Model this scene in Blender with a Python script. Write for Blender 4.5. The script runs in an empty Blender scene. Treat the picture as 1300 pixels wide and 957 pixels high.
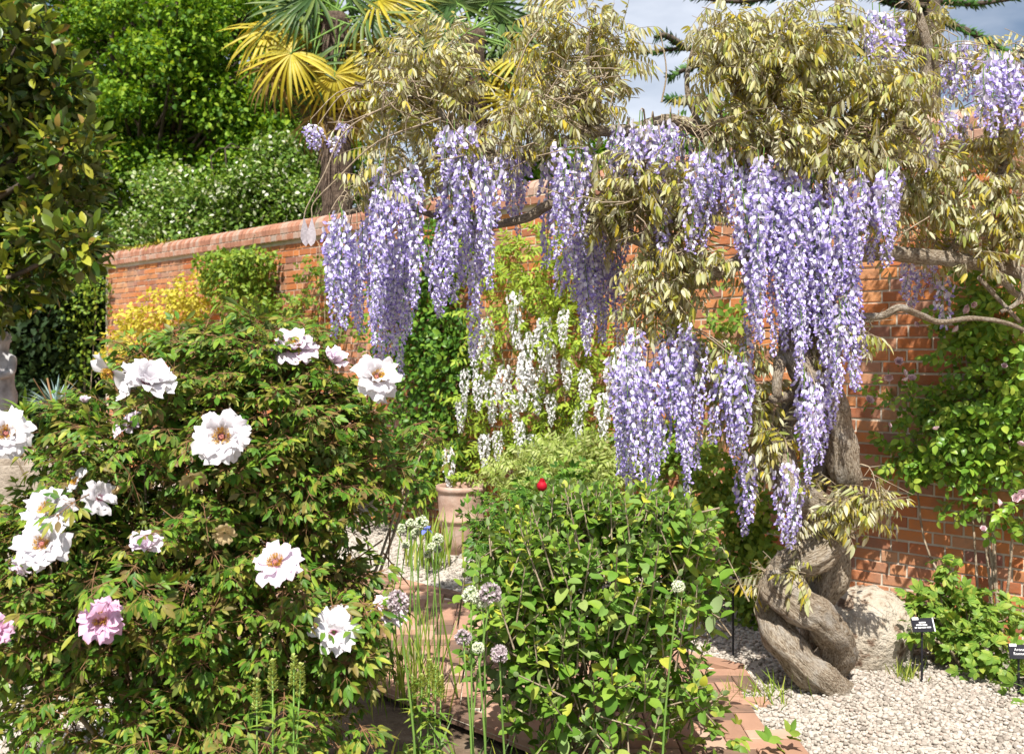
import bpy, math, numpy as np
from mathutils import Matrix, Vector

# ------------------------------------------------------------------ camera, sky, sun, exposure
sc = bpy.context.scene
F, EYE = 1264.0, 1.72                       # focal length in photo pixels, camera height in metres
cam = bpy.data.cameras.new("camera")
cam_o = bpy.data.objects.new("camera", cam); sc.collection.objects.link(cam_o)
cam.sensor_width = 36.0; cam.lens = 36.0 * F / 1300.0
cam.shift_y = -31.5 / 1300.0
cam.clip_start = 0.05; cam.clip_end = 2000
cam_o.location = (0, 0, EYE); cam_o.rotation_euler = (math.radians(90), 0, 0)
cam.dof.use_dof = True; cam.dof.focus_distance = 4.5; cam.dof.aperture_fstop = 4.0
sc.camera = cam_o

SUN_EL, SUN_AZ = math.radians(57), math.radians(186)      # azimuth clockwise from +Y (the view direction)
SUN = np.array([math.sin(SUN_AZ) * math.cos(SUN_EL), math.cos(SUN_AZ) * math.cos(SUN_EL), math.sin(SUN_EL)])
world = bpy.data.worlds.new("World"); sc.world = world; world.use_nodes = True
wn, wl = world.node_tree.nodes, world.node_tree.links
wn.clear()
sky = wn.new("ShaderNodeTexSky"); sky.sky_type = 'NISHITA'; sky.sun_disc = False
sky.sun_elevation = SUN_EL; sky.sun_rotation = SUN_AZ; sky.air_density = 1.0; sky.dust_density = 1.0; sky.ozone_density = 1.2
tc = wn.new("ShaderNodeTexCoord"); mp = wn.new("ShaderNodeMapping"); mp.inputs['Scale'].default_value = (1, 1, 2.6)
cn = wn.new("ShaderNodeTexNoise"); cn.inputs['Scale'].default_value = 2.2; cn.inputs['Detail'].default_value = 6; cn.inputs['Roughness'].default_value = .55
cr = wn.new("ShaderNodeValToRGB"); cr.color_ramp.elements[0].position = .37; cr.color_ramp.elements[1].position = .66
mx = wn.new("ShaderNodeMix"); mx.data_type = 'RGBA'; mx.inputs['B'].default_value = (11.0, 11.5, 12.6, 1)
bg = wn.new("ShaderNodeBackground"); bg.inputs['Strength'].default_value = .058
wo = wn.new("ShaderNodeOutputWorld")
wl.new(tc.outputs['Generated'], mp.inputs['Vector']); wl.new(mp.outputs['Vector'], cn.inputs['Vector'])
wl.new(cn.outputs['Fac'], cr.inputs['Fac']); wl.new(cr.outputs['Color'], mx.inputs['Factor'])
wl.new(sky.outputs['Color'], mx.inputs['A']); wl.new(mx.outputs['Result'], bg.inputs['Color']); wl.new(bg.outputs['Background'], wo.inputs['Surface'])
sun = bpy.data.lights.new("sun", 'SUN'); sun.energy = 5.0; sun.angle = math.radians(.53); sun.color = (1, .955, .88)
sun_o = bpy.data.objects.new("sun", sun); sc.collection.objects.link(sun_o)
sun_o.rotation_euler = Vector(SUN).to_track_quat('Z', 'Y').to_euler()
sun_o.location = (0, -5, 12)
sc.view_settings.view_transform = 'Standard'; sc.view_settings.look = 'None'
sc.view_settings.exposure = 0.78; sc.view_settings.gamma = 1
sc.cycles.max_bounces = 6; sc.cycles.diffuse_bounces = 3; sc.cycles.glossy_bounces = 2
sc.cycles.transmission_bounces = 4; sc.cycles.transparent_max_bounces = 4
sc.cycles.sample_clamp_indirect = 6

# ------------------------------------------------------------------ helpers
rng = np.random.default_rng(11)
U, N = rng.uniform, rng.normal
UP = np.array([0, 0, 1.0])
def nz(v): v = np.asarray(v, float); return v / (np.linalg.norm(v, axis=-1, keepdims=True) + 1e-9)
def at(px, py, Y): return np.array([(px - 650) / F * Y, Y, EYE + (447 - py) / F * Y])
WO = np.array([2.281, 6.48, 0.0]); WD = nz([-.709, .705, 0]); WN = nz([-.705, -.709, 0])     # the garden wall
def wallpt(px, py, off=0.0):
    r = np.array([(px - 650) / F, 1, (447 - py) / F]); c = np.array([0, 0, EYE])
    t = ((WO + WN * off - c) @ WN) / (r @ WN)
    return c + r * t
def proj(P):
    P = np.asarray(P); Y = np.maximum(P[..., 1], .05)
    return 650 + F * P[..., 0] / Y, 447 - F * (P[..., 2] - EYE) / Y

class Geo:
    def __init__(s, V, faces=None, m=None, lo=None, sz=None):
        s.V = np.asarray(V, float).reshape(-1, 3)
        if faces is not None:
            s.lo = np.array([i for f in faces for i in f], dtype=np.int64); s.sz = np.array([len(f) for f in faces], dtype=np.int64)
        else: s.lo, s.sz = lo, sz
        s.m = np.zeros(len(s.sz), dtype=np.int64) if m is None else (np.full(len(s.sz), m, dtype=np.int64) if np.isscalar(m) else np.asarray(m, dtype=np.int64))
    def x(s, M):
        M = np.asarray(M, float); return Geo(s.V @ M[:3, :3].T + M[:3, 3], lo=s.lo, sz=s.sz, m=s.m)
    def mat(s, i): return Geo(s.V, lo=s.lo, sz=s.sz, m=i)
def join(gs):
    gs = [g for g in gs if len(g.V)]
    off = np.cumsum([0] + [len(g.V) for g in gs])[:-1]
    return Geo(np.concatenate([g.V for g in gs]), lo=np.concatenate([g.lo + o for g, o in zip(gs, off)]),
               sz=np.concatenate([g.sz for g in gs]), m=np.concatenate([g.m for g in gs]))
def scatter(g, Ms):
    n, k = len(Ms), len(g.V)
    V = np.einsum('nij,kj->nki', Ms[:, :3, :3], g.V) + Ms[:, None, :3, 3]
    lo = (g.lo[None, :] + (np.arange(n) * k)[:, None]).ravel()
    return Geo(V.reshape(-1, 3), lo=lo, sz=np.tile(g.sz, n), m=np.tile(g.m, n))
def frames(pos, d, nrm, s):
    pos = np.atleast_2d(pos); n = len(pos)
    y = nz(np.broadcast_to(d, (n, 3))); x = nz(np.cross(y, np.broadcast_to(nrm, (n, 3)))); z = np.cross(x, y)
    M = np.zeros((n, 4, 4)); s = np.broadcast_to(s, (n,))[:, None]
    M[:, :3, 0] = x * s; M[:, :3, 1] = y * s; M[:, :3, 2] = z * s; M[:, :3, 3] = pos; M[:, 3, 3] = 1
    return M
def frame(pos, d, nrm, s=1.0): return frames(np.array([pos]), np.array([d]), np.array([nrm]), np.array([s]))[0]
def mesh(name, g, mats, smooth=True):
    me = bpy.data.meshes.new(name)
    me.vertices.add(len(g.V)); me.vertices.foreach_set('co', g.V.astype(np.float32).ravel())
    me.loops.add(len(g.lo)); me.loops.foreach_set('vertex_index', g.lo.astype(np.int32))
    me.polygons.add(len(g.sz)); st = np.concatenate([[0], np.cumsum(g.sz)[:-1]])
    me.polygons.foreach_set('loop_start', st.astype(np.int32)); me.polygons.foreach_set('loop_total', g.sz.astype(np.int32))
    me.polygons.foreach_set('material_index', g.m.astype(np.int32))
    me.polygons.foreach_set('use_smooth', np.full(len(g.sz), smooth))
    for m in (mats if isinstance(mats, (list, tuple)) else [mats]): me.materials.append(m)
    me.update(calc_edges=True); return me
COL = sc.collection.objects
WM = {}
def tag(o, label=None, cat=None, group=None, kind=None):
    for k, v in (('label', label), ('category', cat), ('group', group), ('kind', kind)):
        if v: o[k] = v
    return o
def obj(name, me, parent=None, M=None, kind=None):
    o = bpy.data.objects.new(name, me); COL.link(o)
    M = Matrix(M.tolist() if isinstance(M, np.ndarray) else M) if M is not None else Matrix()
    if parent is not None:
        o.parent = parent; o.matrix_parent_inverse = WM[parent.name].inverted()
    o.matrix_basis = M; WM[o.name] = M
    if kind: o['kind'] = kind
    return o
def thing(name, label, cat, loc, group=None):
    o = bpy.data.objects.new(name, None); COL.link(o); o.empty_display_size = .2
    o.location = [float(v) for v in loc]; WM[o.name] = Matrix.Translation(o.location)
    return tag(o, label, cat, group)
def one(name, g, mats, label, cat, group=None, loc=None, smooth=True):
    """a thing that is one mesh, its origin at LOC (its base)"""
    loc = np.asarray(loc if loc is not None else [g.V[:, 0].mean(), g.V[:, 1].mean(), g.V[:, 2].min()], float)
    T = np.eye(4); T[:3, 3] = -loc
    me = mesh(name, g.x(T), mats, smooth); T[:3, 3] = loc
    return tag(obj(name, me, None, T), label, cat, group)
def leaves(root, protos, Ms, mats, nparts=300, name='leaf', stuff='foliage', thr=0.0, smooth=True):
    """Ms: one matrix array per proto. The NPARTS that show largest are objects of their own sharing mesh data, the rest one mesh"""
    A = np.concatenate([m for m in Ms if len(m)]); k = np.concatenate([np.full(len(m), i) for i, m in enumerate(Ms)])
    d = np.linalg.norm(A[:, :3, 3] - np.array([0, 0, EYE]), axis=1)
    x, y = proj(A[:, :3, 3]); vis = (x > -10) & (x < 1310) & (y > -10) & (y < 960)
    score = np.where(vis, 1.0, .01) * np.exp(-d * 1.0) * np.linalg.norm(A[:, :3, 1], axis=1) ** .3
    order = np.argsort(-score); sel = order[:nparts]; rest = order[nparts:]
    mes = [mesh(name, p, mats, smooth) for p in protos] if nparts else []
    for i in sel: obj(name, mes[k[i]], root, A[i])
    if len(rest):
        gs = [scatter(protos[i], A[rest[k[rest] == i]]) for i in range(len(protos)) if (k[rest] == i).any()]
        obj(stuff, mesh(stuff, join(gs), mats, smooth), root, None, 'stuff')
def split(Ms, n):
    w = rng.integers(0, n, len(Ms)); return [Ms[w == i] for i in range(n)]

# shapes
def blade(L, W, peak=.4, fold=.25, curl=.15, n=5, wav=0.0, tip=1.0):
    ts = np.linspace(0, 1, n + 1); V = [(0, 0, 0)]; F_ = []
    a = math.log(.5) / math.log(peak)
    for i, t in enumerate(ts[1:-1]):
        w = W / 2 * math.sin(math.pi * t ** a) ** (.75 if tip == 1 else tip)
        z = -curl * L * t * t; y = L * t * (1 - .3 * curl * t)
        V += [(-w, y, z + fold * w + wav * w * (-1) ** i), (0, y, z), (w, y, z + fold * w - wav * w * (-1) ** i)]
    V.append((0, L * (1 - .3 * curl), -curl * L)); e = len(V) - 1; m = n - 1
    F_ += [(0, 2, 1), (0, 3, 2)]
    for i in range(m - 1):
        b = 1 + 3 * i; F_ += [(b, b + 1, b + 4, b + 3), (b + 1, b + 2, b + 5, b + 4)]
    b = 1 + 3 * (m - 1); F_ += [(b, b + 1, e), (b + 1, b + 2, e)]
    return Geo(V, F_)
def tube(pts, rad, sides=6, bump=0.0, bfreq=3.0, caps=True, sub=0, seed=0, ridge=0.0):
    pts = np.asarray(pts, float); rad = np.broadcast_to(rad, (len(pts),)).astype(float)
    if sub:                                                   # Catmull-Rom
        P = np.concatenate([[2 * pts[0] - pts[1]], pts, [2 * pts[-1] - pts[-2]]]); out = []; ro = []
        for i in range(len(pts) - 1):
            for t in np.arange(sub) / sub:
                a, b, c, d = P[i:i + 4]
                out.append(.5 * (2 * b + (c - a) * t + (2 * a - 5 * b + 4 * c - d) * t * t + (3 * b - a - 3 * c + d) * t ** 3)); ro.append(rad[i] * (1 - t) + rad[i + 1] * t)
        pts = np.array(out + [pts[-1]]); rad = np.array(ro + [rad[-1]])
    n = len(pts); T = nz(np.gradient(pts, axis=0))
    u = np.cross(T[0], [0, 0, 1.0] if abs(T[0][2]) < .9 else [1.0, 0, 0]); u = u / np.linalg.norm(u); V = []
    r2 = np.random.default_rng(seed + n); ph = r2.uniform(0, 6.28, (8,))
    L = np.concatenate([[0], np.cumsum(np.linalg.norm(np.diff(pts, axis=0), axis=1))])
    th = np.arange(sides) / sides * 2 * math.pi
    for i in range(n):
        u = u - T[i] * (u @ T[i]); u = u / (np.linalg.norm(u) + 1e-9); v = np.cross(T[i], u)
        r = np.full(sides, rad[i])
        if bump:
            s = L[i] * bfreq
            r = r * (1 + bump * (.5 * np.sin(3 * th + s * 1.3 + ph[0]) + .35 * np.sin(2 * th - s * 2.1 + ph[1]) + .4 * np.sin(s * 3.7 + th + ph[2]) + .3 * np.sin(5 * th + s + ph[3]) + .25 * np.sin(8 * th + .6 * s + ph[4]))
                     + ridge * (np.sin(11 * th + 1.1 * np.sin(s * .8) + s * .35) + .7 * np.sin(17 * th - s * .3 + np.sin(s * 1.7)))
                     + r2.normal(0, bump * .10, sides))
        V.append(pts[i] + r[:, None] * (np.cos(th)[:, None] * u + np.sin(th)[:, None] * v))
    V = np.concatenate(V); Fs = []
    for i in range(n - 1):
        for j in range(sides):
            k = (j + 1) % sides; Fs.append((i * sides + j, i * sides + k, (i + 1) * sides + k, (i + 1) * sides + j))
    if caps: Fs += [tuple(range(sides - 1, -1, -1)), tuple((n - 1) * sides + j for j in range(sides))]
    return Geo(V, Fs)
def lathe(prof, seg=24, c=(0, 0, 0)):
    th = np.arange(seg) / seg * 2 * math.pi
    V = np.concatenate([np.stack([r * np.cos(th) + c[0], r * np.sin(th) + c[1], np.full(seg, z + c[2])], 1) for r, z in prof]); Fs = []
    for i in range(len(prof) - 1):
        for j in range(seg):
            k = (j + 1) % seg; Fs.append((i * seg + j, i * seg + k, (i + 1) * seg + k, (i + 1) * seg + j))
    return Geo(V, Fs)
def ball(r=1.0, seg=8, rings=5):
    prof = [(max(r * math.sin(a), 1e-4), -r * math.cos(a)) for a in np.linspace(0, math.pi, rings + 1)]
    return lathe(prof, seg)
def box(x0, x1, y0, y1, z0, z1):
    V = [(x, y, z) for x in (x0, x1) for y in (y0, y1) for z in (z0, z1)]
    return Geo(V, [(0, 1, 3, 2), (4, 6, 7, 5), (0, 4, 5, 1), (2, 3, 7, 6), (0, 2, 6, 4), (1, 5, 7, 3)])
def brick_geo(lx, ly, lz, ch=.004, r=None):
    """a brick with a chamfered worn face at y=0 that looks towards -y, centred in x and z"""
    a, b = lx / 2, lz / 2; j = (lambda: 0.0) if r is None else (lambda: r.uniform(-.0022, .0022))
    V = [(sx * (a - ch) + j(), j(), sz * (b - ch) + j()) for sx, sz in ((-1, -1), (1, -1), (1, 1), (-1, 1))]
    V += [(sx * a, ch, sz * b) for sx, sz in ((-1, -1), (1, -1), (1, 1), (-1, 1))]
    V += [(sx * a, ly, sz * b) for sx, sz in ((-1, -1), (1, -1), (1, 1), (-1, 1))]
    Fs = [(0, 1, 2, 3)]
    for i in range(4):
        k = (i + 1) % 4; Fs += [(4 + i, 4 + k, k, i), (8 + i, 8 + k, 4 + k, 4 + i)]
    return Geo(V, Fs)
def sphere_dirs(n): return nz(N(size=(n, 3)))
def lump(dirs, k=9, amp=.22, seed=0):
    r = np.random.default_rng(seed); c = nz(r.normal(size=(k, 3))); s = r.uniform(-1, 1, k)
    return 1 + amp * (np.exp(-(1 - dirs @ c.T) * 6) @ s)
def blob(c, r, n, shell=.5, seed=0, axes=None, amp=.25, zmin=-9):
    """points through an uneven ellipsoid, thicker towards its outside: positions and outward directions"""
    d = sphere_dirs(n); q = (1 - shell * U(size=n) ** 1.6) * lump(d, 10, amp, seed)
    p = d * q[:, None] * np.asarray(r)
    if axes is not None: p = p @ axes; o = nz((d / np.asarray(r)) @ axes)
    else: o = nz(d / np.asarray(r))
    p = p + c; k = p[:, 2] > zmin
    return p[k], o[k]
WAX = np.stack([-WD, -WN, UP])                            # rows: right along wall, into the wall, up
def wblob(px, py, rx, ry, n, depth=.16, off=.12, seed=0, shell=.6):
    c = wallpt(px, py, off); w = np.linalg.norm(wallpt(px + rx, py, off) - wallpt(px - rx, py, off)) / 2; h = ry * c[1] / F
    p, o = blob(c, (w, depth, h), n, shell, seed, WAX)
    k = (p - WO) @ WN > .015
    return p[k], o[k]
def lean(o, up=.5, out=.7, rnd=.5, extra=None):
    v = o * out + UP * up + N(size=o.shape) * rnd
    if extra is not None: v = v + extra
    return nz(v)

# ------------------------------------------------------------------ materials
def mat_base(name):
    m = bpy.data.materials.new(name); m.use_nodes = True; n = m.node_tree.nodes; n.clear(); return m, n, m.node_tree.links
def ramp(n, stops):
    r = n.new("ShaderNodeValToRGB"); e = r.color_ramp.elements
    while len(e) < len(stops): e.new(.5)
    for k, (p, c) in zip(e, stops): k.position = p; k.color = (*c, 1)
    return r
def rnd_socket(n, l):
    g = n.new("ShaderNodeNewGeometry"); oi = n.new("ShaderNodeObjectInfo")
    a = n.new("ShaderNodeMath"); a.operation = 'ADD'; f = n.new("ShaderNodeMath"); f.operation = 'FRACT'
    l.new(g.outputs['Random Per Island'], a.inputs[0]); l.new(oi.outputs['Random'], a.inputs[1]); l.new(a.outputs[0], f.inputs[0])
    return f.outputs[0], g
def noise(n, l, scale, detail=3, coord='Object', rough=.55):
    t = n.new("ShaderNodeTexCoord"); x = n.new("ShaderNodeTexNoise"); x.inputs['Scale'].default_value = scale
    x.inputs['Detail'].default_value = detail; x.inputs['Roughness'].default_value = rough
    l.new(t.outputs[coord], x.inputs['Vector']); return x
def mixc(n, l, a, b, fac, mode='MIX'):
    m = n.new("ShaderNodeMix"); m.data_type = 'RGBA'; m.blend_type = mode
    for s, v in (('A', a), ('B', b), ('Factor', fac)):
        if isinstance(v, bpy.types.NodeSocket): l.new(v, m.inputs[s])
        elif s == 'Factor': m.inputs[s].default_value = v
        else: m.inputs[s].default_value = (*v, 1)
    return m.outputs['Result']
def leafmat(name, stops, rough=.45, trans=.32, under=None, spec=.4, tint=(1.25, 1.15, .6), vary=20.0):
    m, n, l = mat_base(name); r, g = rnd_socket(n, l); rp = ramp(n, stops); l.new(r, rp.inputs[0])
    nx = noise(n, l, vary, 2); c = mixc(n, l, rp.outputs[0], (.55, .55, .5), .35, 'MULTIPLY')
    k = n.new("ShaderNodeMapRange"); k.inputs[1].default_value = .35; k.inputs[2].default_value = .65; l.new(nx.outputs['Fac'], k.inputs[0])
    c = mixc(n, l, rp.outputs[0], c, k.outputs[0])
    cd = mixc(n, l, c, under, g.outputs['Backfacing']) if under else c
    b = n.new("ShaderNodeBsdfPrincipled"); b.inputs['Roughness'].default_value = rough + .06; b.inputs['Specular IOR Level'].default_value = spec * .55
    l.new(cd, b.inputs['Base Color'])
    t = n.new("ShaderNodeBsdfTranslucent"); l.new(mixc(n, l, c, tint, 1.0, 'MULTIPLY'), t.inputs[0])
    s = n.new("ShaderNodeMixShader"); s.inputs[0].default_value = trans; o = n.new("ShaderNodeOutputMaterial")
    l.new(b.outputs[0], s.inputs[1]); l.new(t.outputs[0], s.inputs[2]); l.new(s.outputs[0], o.inputs[0]); return m
def solid(name, stops, scale=6.0, rough=.85, bump=.3, bscale=None, detail=5, spec=.25, stretch=None, rnd=0.0, dist=.02):
    m, n, l = mat_base(name); x = noise(n, l, scale, detail)
    rp = ramp(n, stops)
    if rnd:
        r, g = rnd_socket(n, l); mm = n.new("ShaderNodeMix"); mm.inputs[0].default_value = rnd
        l.new(x.outputs['Fac'], mm.inputs[2]); l.new(r, mm.inputs[3]); l.new(mm.outputs[0], rp.inputs[0])
    else: l.new(x.outputs['Fac'], rp.inputs[0])
    b = n.new("ShaderNodeBsdfPrincipled"); b.inputs['Roughness'].default_value = rough; b.inputs['Specular IOR Level'].default_value = spec
    l.new(rp.outputs[0], b.inputs['Base Color']); o = n.new("ShaderNodeOutputMaterial"); l.new(b.outputs[0], o.inputs[0])
    if bump:
        y = noise(n, l, bscale or scale * 5, 6); bp = n.new("ShaderNodeBump"); bp.inputs['Strength'].default_value = bump; bp.inputs['Distance'].default_value = dist
        l.new(y.outputs['Fac'], bp.inputs['Height']); l.new(bp.outputs[0], b.inputs['Normal'])
    return m
def petalmat(name, col, trans=.35, base=None, blo=.16, bhi=.30, rough=.55):
    m, n, l = mat_base(name); r, g = rnd_socket(n, l)
    rp = ramp(n, [(0, [c * .86 for c in col]), (.5, col), (1, [min(1, c * 1.08) for c in col])]); l.new(r, rp.inputs[0]); c = rp.outputs[0]
    if base:
        t = n.new("ShaderNodeTexCoord"); sx = n.new("ShaderNodeSeparateXYZ"); l.new(t.outputs['Object'], sx.inputs[0])
        k = n.new("ShaderNodeMapRange"); k.inputs[1].default_value = bhi; k.inputs[2].default_value = blo; l.new(sx.outputs['Y'], k.inputs[0]); c = mixc(n, l, c, base, k.outputs[0])
    b = n.new("ShaderNodeBsdfPrincipled"); b.inputs['Roughness'].default_value = rough; b.inputs['Specular IOR Level'].default_value = .2; l.new(c, b.inputs['Base Color'])
    t2 = n.new("ShaderNodeBsdfTranslucent"); l.new(c, t2.inputs[0]); s = n.new("ShaderNodeMixShader"); s.inputs[0].default_value = trans
    o = n.new("ShaderNodeOutputMaterial"); l.new(b.outputs[0], s.inputs[1]); l.new(t2.outputs[0], s.inputs[2]); l.new(s.outputs[0], o.inputs[0]); return m

M = {}
def brickmat():
    m, n, l = mat_base("red_brick"); r, g = rnd_socket(n, l)
    rp = ramp(n, [(0, (.36, .12, .055)), (.2, (.52, .17, .05)), (.42, (.60, .235, .075)), (.58, (.46, .135, .045)), (.74, (.63, .29, .12)), (.88, (.44, .22, .14)), (1, (.26, .10, .075))]); l.new(r, rp.inputs[0])
    t = n.new("ShaderNodeNewGeometry"); x = n.new("ShaderNodeTexNoise"); x.inputs['Scale'].default_value = 38; x.inputs['Detail'].default_value = 6; l.new(t.outputs['Position'], x.inputs['Vector'])
    y = n.new("ShaderNodeTexNoise"); y.inputs['Scale'].default_value = 1.7; y.inputs['Detail'].default_value = 5; l.new(t.outputs['Position'], y.inputs['Vector'])
    k = n.new("ShaderNodeMapRange"); k.inputs[1].default_value = .35; k.inputs[2].default_value = .75; k.inputs[4].default_value = .55; l.new(x.outputs['Fac'], k.inputs[0])
    c = mixc(n, l, rp.outputs[0], (.30, .20, .14), k.outputs[0])
    c = mixc(n, l, rp.outputs[0], c, .6)
    k2 = n.new("ShaderNodeMapRange"); k2.inputs[1].default_value = .5; k2.inputs[2].default_value = .72; k2.inputs[4].default_value = .5; l.new(y.outputs['Fac'], k2.inputs[0])
    c = mixc(n, l, c, (.44, .30, .22), k2.outputs[0])
    z = n.new("ShaderNodeTexNoise"); z.inputs['Scale'].default_value = 3.4; z.inputs['Detail'].default_value = 7; z.inputs['Roughness'].default_value = .65; l.new(t.outputs['Position'], z.inputs['Vector'])
    k3 = n.new("ShaderNodeMapRange"); k3.inputs[1].default_value = .54; k3.inputs[2].default_value = .7; k3.inputs[4].default_value = .55; l.new(z.outputs['Fac'], k3.inputs[0]); c = mixc(n, l, c, (.16, .085, .06), k3.outputs[0])
    b = n.new("ShaderNodeBsdfPrincipled"); b.inputs['Roughness'].default_value = .9; b.inputs['Specular IOR Level'].default_value = .2; l.new(c, b.inputs['Base Color'])
    bp = n.new("ShaderNodeBump"); bp.inputs['Strength'].default_value = .6; bp.inputs['Distance'].default_value = .006; l.new(x.outputs['Fac'], bp.inputs['Height']); l.new(bp.outputs[0], b.inputs['Normal'])
    o = n.new("ShaderNodeOutputMaterial"); l.new(b.outputs[0], o.inputs[0]); return m
M['brick'] = brickmat()
M['coping'] = solid("weathered_coping_brick", [(.25, (.26, .12, .08)), (.45, (.40, .19, .12)), (.6, (.44, .27, .20)), (.78, (.36, .29, .24))], 7, .95, .5, 60, rnd=.35, dist=.006)
M['mortar'] = solid("mortar", [(.3, (.50, .43, .33)), (.7, (.68, .62, .51))], 9, .95, .5, 90, dist=.004)
M['paver'] = solid("paver", [(.2, (.14, .09, .065)), (.38, (.29, .165, .11)), (.6, (.38, .22, .15)), (.85, (.44, .31, .23))], 9, .9, .4, 60, rnd=.6, dist=.004)
M['soil'] = solid("soil", [(.3, (.075, .05, .032)), (.55, (.15, .105, .07)), (.75, (.26, .2, .14))], 5, .95, .8, 40, 8)
M['gravel'] = solid("gravel", [(.25, (.30, .26, .21)), (.5, (.48, .43, .37)), (.75, (.62, .58, .52))], 55, .9, .8, 60, 3)
M['pebble'] = solid("pebble", [(0, (.17, .145, .12)), (.35, (.33, .29, .245)), (.7, (.46, .42, .37)), (1, (.28, .20, .155))], 30, .85, 0, rnd=.8)
def barkmat():
    m, n, l = mat_base("wisteria_bark"); at_ = n.new("ShaderNodeAttribute"); at_.attribute_name = 'stemco'
    mp_ = n.new("ShaderNodeMapping"); mp_.inputs['Scale'].default_value = (1, 1, .38); l.new(at_.outputs['Vector'], mp_.inputs['Vector'])
    x = n.new("ShaderNodeTexNoise"); x.inputs['Scale'].default_value = 8; x.inputs['Detail'].default_value = 9; x.inputs['Roughness'].default_value = .62; l.new(mp_.outputs[0], x.inputs['Vector'])
    y = noise(n, l, 9, 5); rp = ramp(n, [(.28, (.07, .048, .03)), (.42, (.20, .15, .10)), (.55, (.36, .30, .225)), (.75, (.52, .46, .37))]); l.new(x.outputs['Fac'], rp.inputs[0])
    k = n.new("ShaderNodeMapRange"); k.inputs[1].default_value = .5; k.inputs[2].default_value = .68; k.inputs[4].default_value = .6; l.new(y.outputs['Fac'], k.inputs[0])
    c = mixc(n, l, rp.outputs[0], (.46, .44, .40), k.outputs[0]); b = n.new("ShaderNodeBsdfPrincipled"); b.inputs['Roughness'].default_value = .92; b.inputs['Specular IOR Level'].default_value = .2; l.new(c, b.inputs['Base Color'])
    bp = n.new("ShaderNodeBump"); bp.inputs['Strength'].default_value = 1.0; bp.inputs['Distance'].default_value = .022; l.new(x.outputs['Fac'], bp.inputs['Height']); l.new(bp.outputs[0], b.inputs['Normal'])
    o = n.new("ShaderNodeOutputMaterial"); l.new(b.outputs[0], o.inputs[0]); return m
M['bark'] = barkmat()
def stem_mesh(name, pts, rad, sides, bump, bfreq, sub, seed, ridge=0.0):
    g = tube(pts, rad, sides, bump, bfreq, True, sub, seed, ridge); me = mesh(name, g, M['bark']); n = len(g.V) // sides; P_ = g.V[:n * sides].reshape(n, sides, 3).mean(1)
    L = np.concatenate([[0], np.cumsum(np.linalg.norm(np.diff(P_, axis=0), axis=1))]); th = np.arange(sides) / sides * 2 * math.pi; q = float(np.mean(rad)) * 22
    co = np.stack([np.tile(np.cos(th) * q, (n, 1)), np.tile(np.sin(th) * q, (n, 1)), np.tile((L * 22 + seed * 7)[:, None], (1, sides))], -1).reshape(-1, 3)
    a = me.attributes.new('stemco', 'FLOAT_VECTOR', 'POINT'); a.data.foreach_set('vector', co.astype(np.float32).ravel()); return me
M['twig'] = solid("twig_bark", [(.3, (.20, .15, .10)), (.7, (.42, .34, .24))], 20, .9, .4, 80)
M['darkbark'] = solid("dark_bark", [(.3, (.05, .038, .028)), (.7, (.13, .10, .075))], 8, .95, .7, 40)
M['palmfibre'] = solid("palm_fibre", [(.3, (.045, .032, .024)), (.5, (.10, .07, .05)), (.75, (.20, .15, .11))], 25, .95, .9, 90, 8)
M['greenstem'] = solid("green_stem", [(.3, (.10, .20, .035)), (.7, (.20, .33, .07))], 10, .6, 0)
M['redstem'] = solid("red_stem", [(.3, (.16, .10, .04)), (.7, (.30, .15, .08))], 10, .6, 0)
M['boulder'] = solid("boulder_stone", [(.34, (.11, .07, .045)), (.40, (.24, .17, .12)), (.45, (.42, .36, .28)), (.72, (.52, .47, .39))], 13, .9, 1.0, 45, 9, dist=.03)
M['statue'] = solid("statue_stone", [(.3, (.22, .21, .21)), (.55, (.42, .41, .41)), (.8, (.55, .54, .53))], 9, .9, .5, 50, 7)
M['trough'] = solid("trough_stone", [(.3, (.20, .16, .12)), (.55, (.40, .34, .27)), (.8, (.52, .47, .40))], 6, .95, .6, 50, 7)
M['terracotta'] = solid("terracotta", [(.28, (.26, .17, .13)), (.5, (.38, .25, .19)), (.66, (.45, .34, .28)), (.82, (.54, .47, .42))], 5, .85, .25, 40, 7)
M['wleaf'] = leafmat("wisteria_leaf", [(0, (.42, .41, .16)), (.16, (.60, .59, .44)), (.34, (.24, .29, .05)), (.48, (.54, .42, .04)), (.62, (.29, .34, .065)), (.74, (.66, .65, .53)), (.86, (.50, .44, .12)), (1, (.44, .43, .22))], .40, .34, (.52, .50, .37), .5, (1.25, 1.1, .4))
M['wleafg'] = leafmat("wisteria_leaf_green", [(0, (.22, .34, .03)), (.4, (.32, .45, .045)), (.7, (.42, .52, .07)), (1, (.27, .38, .04))], .45, .35)
M['std'] = petalmat("wisteria_standard_petal", (.84, .81, .95), .3)
M['wing'] = petalmat("wisteria_wing_petal", (.43, .35, .75), .3)
M['wstd'] = petalmat("white_wisteria_petal", (.88, .88, .88), .3)
M['wwing'] = petalmat("white_wisteria_wing", (.80, .79, .82), .3)
M['pleaf'] = leafmat("peony_leaf", [(0, (.05, .14, .015)), (.25, (.11, .24, .022)), (.42, (.24, .36, .035)), (.56, (.09, .20, .028)), (.68, (.21, .17, .045)), (.8, (.36, .40, .05)), (.9, (.20, .12, .05)), (1, (.10, .19, .035))], .4, .3, (.15, .21, .07), .45)
M['pwhite'] = petalmat("peony_petal_white", (.80, .77, .80), .33, (.55, .10, .25), .05, .26)
M['ppink'] = petalmat("peony_petal_pink", (.80, .50, .68), .33, (.60, .18, .38), .05, .45)
M['pblush'] = petalmat("peony_petal_blush", (.86, .74, .84), .33, (.62, .25, .45), .05, .3)
M['wilt'] = petalmat("wilted_petal", (.62, .48, .26), .3)
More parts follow.
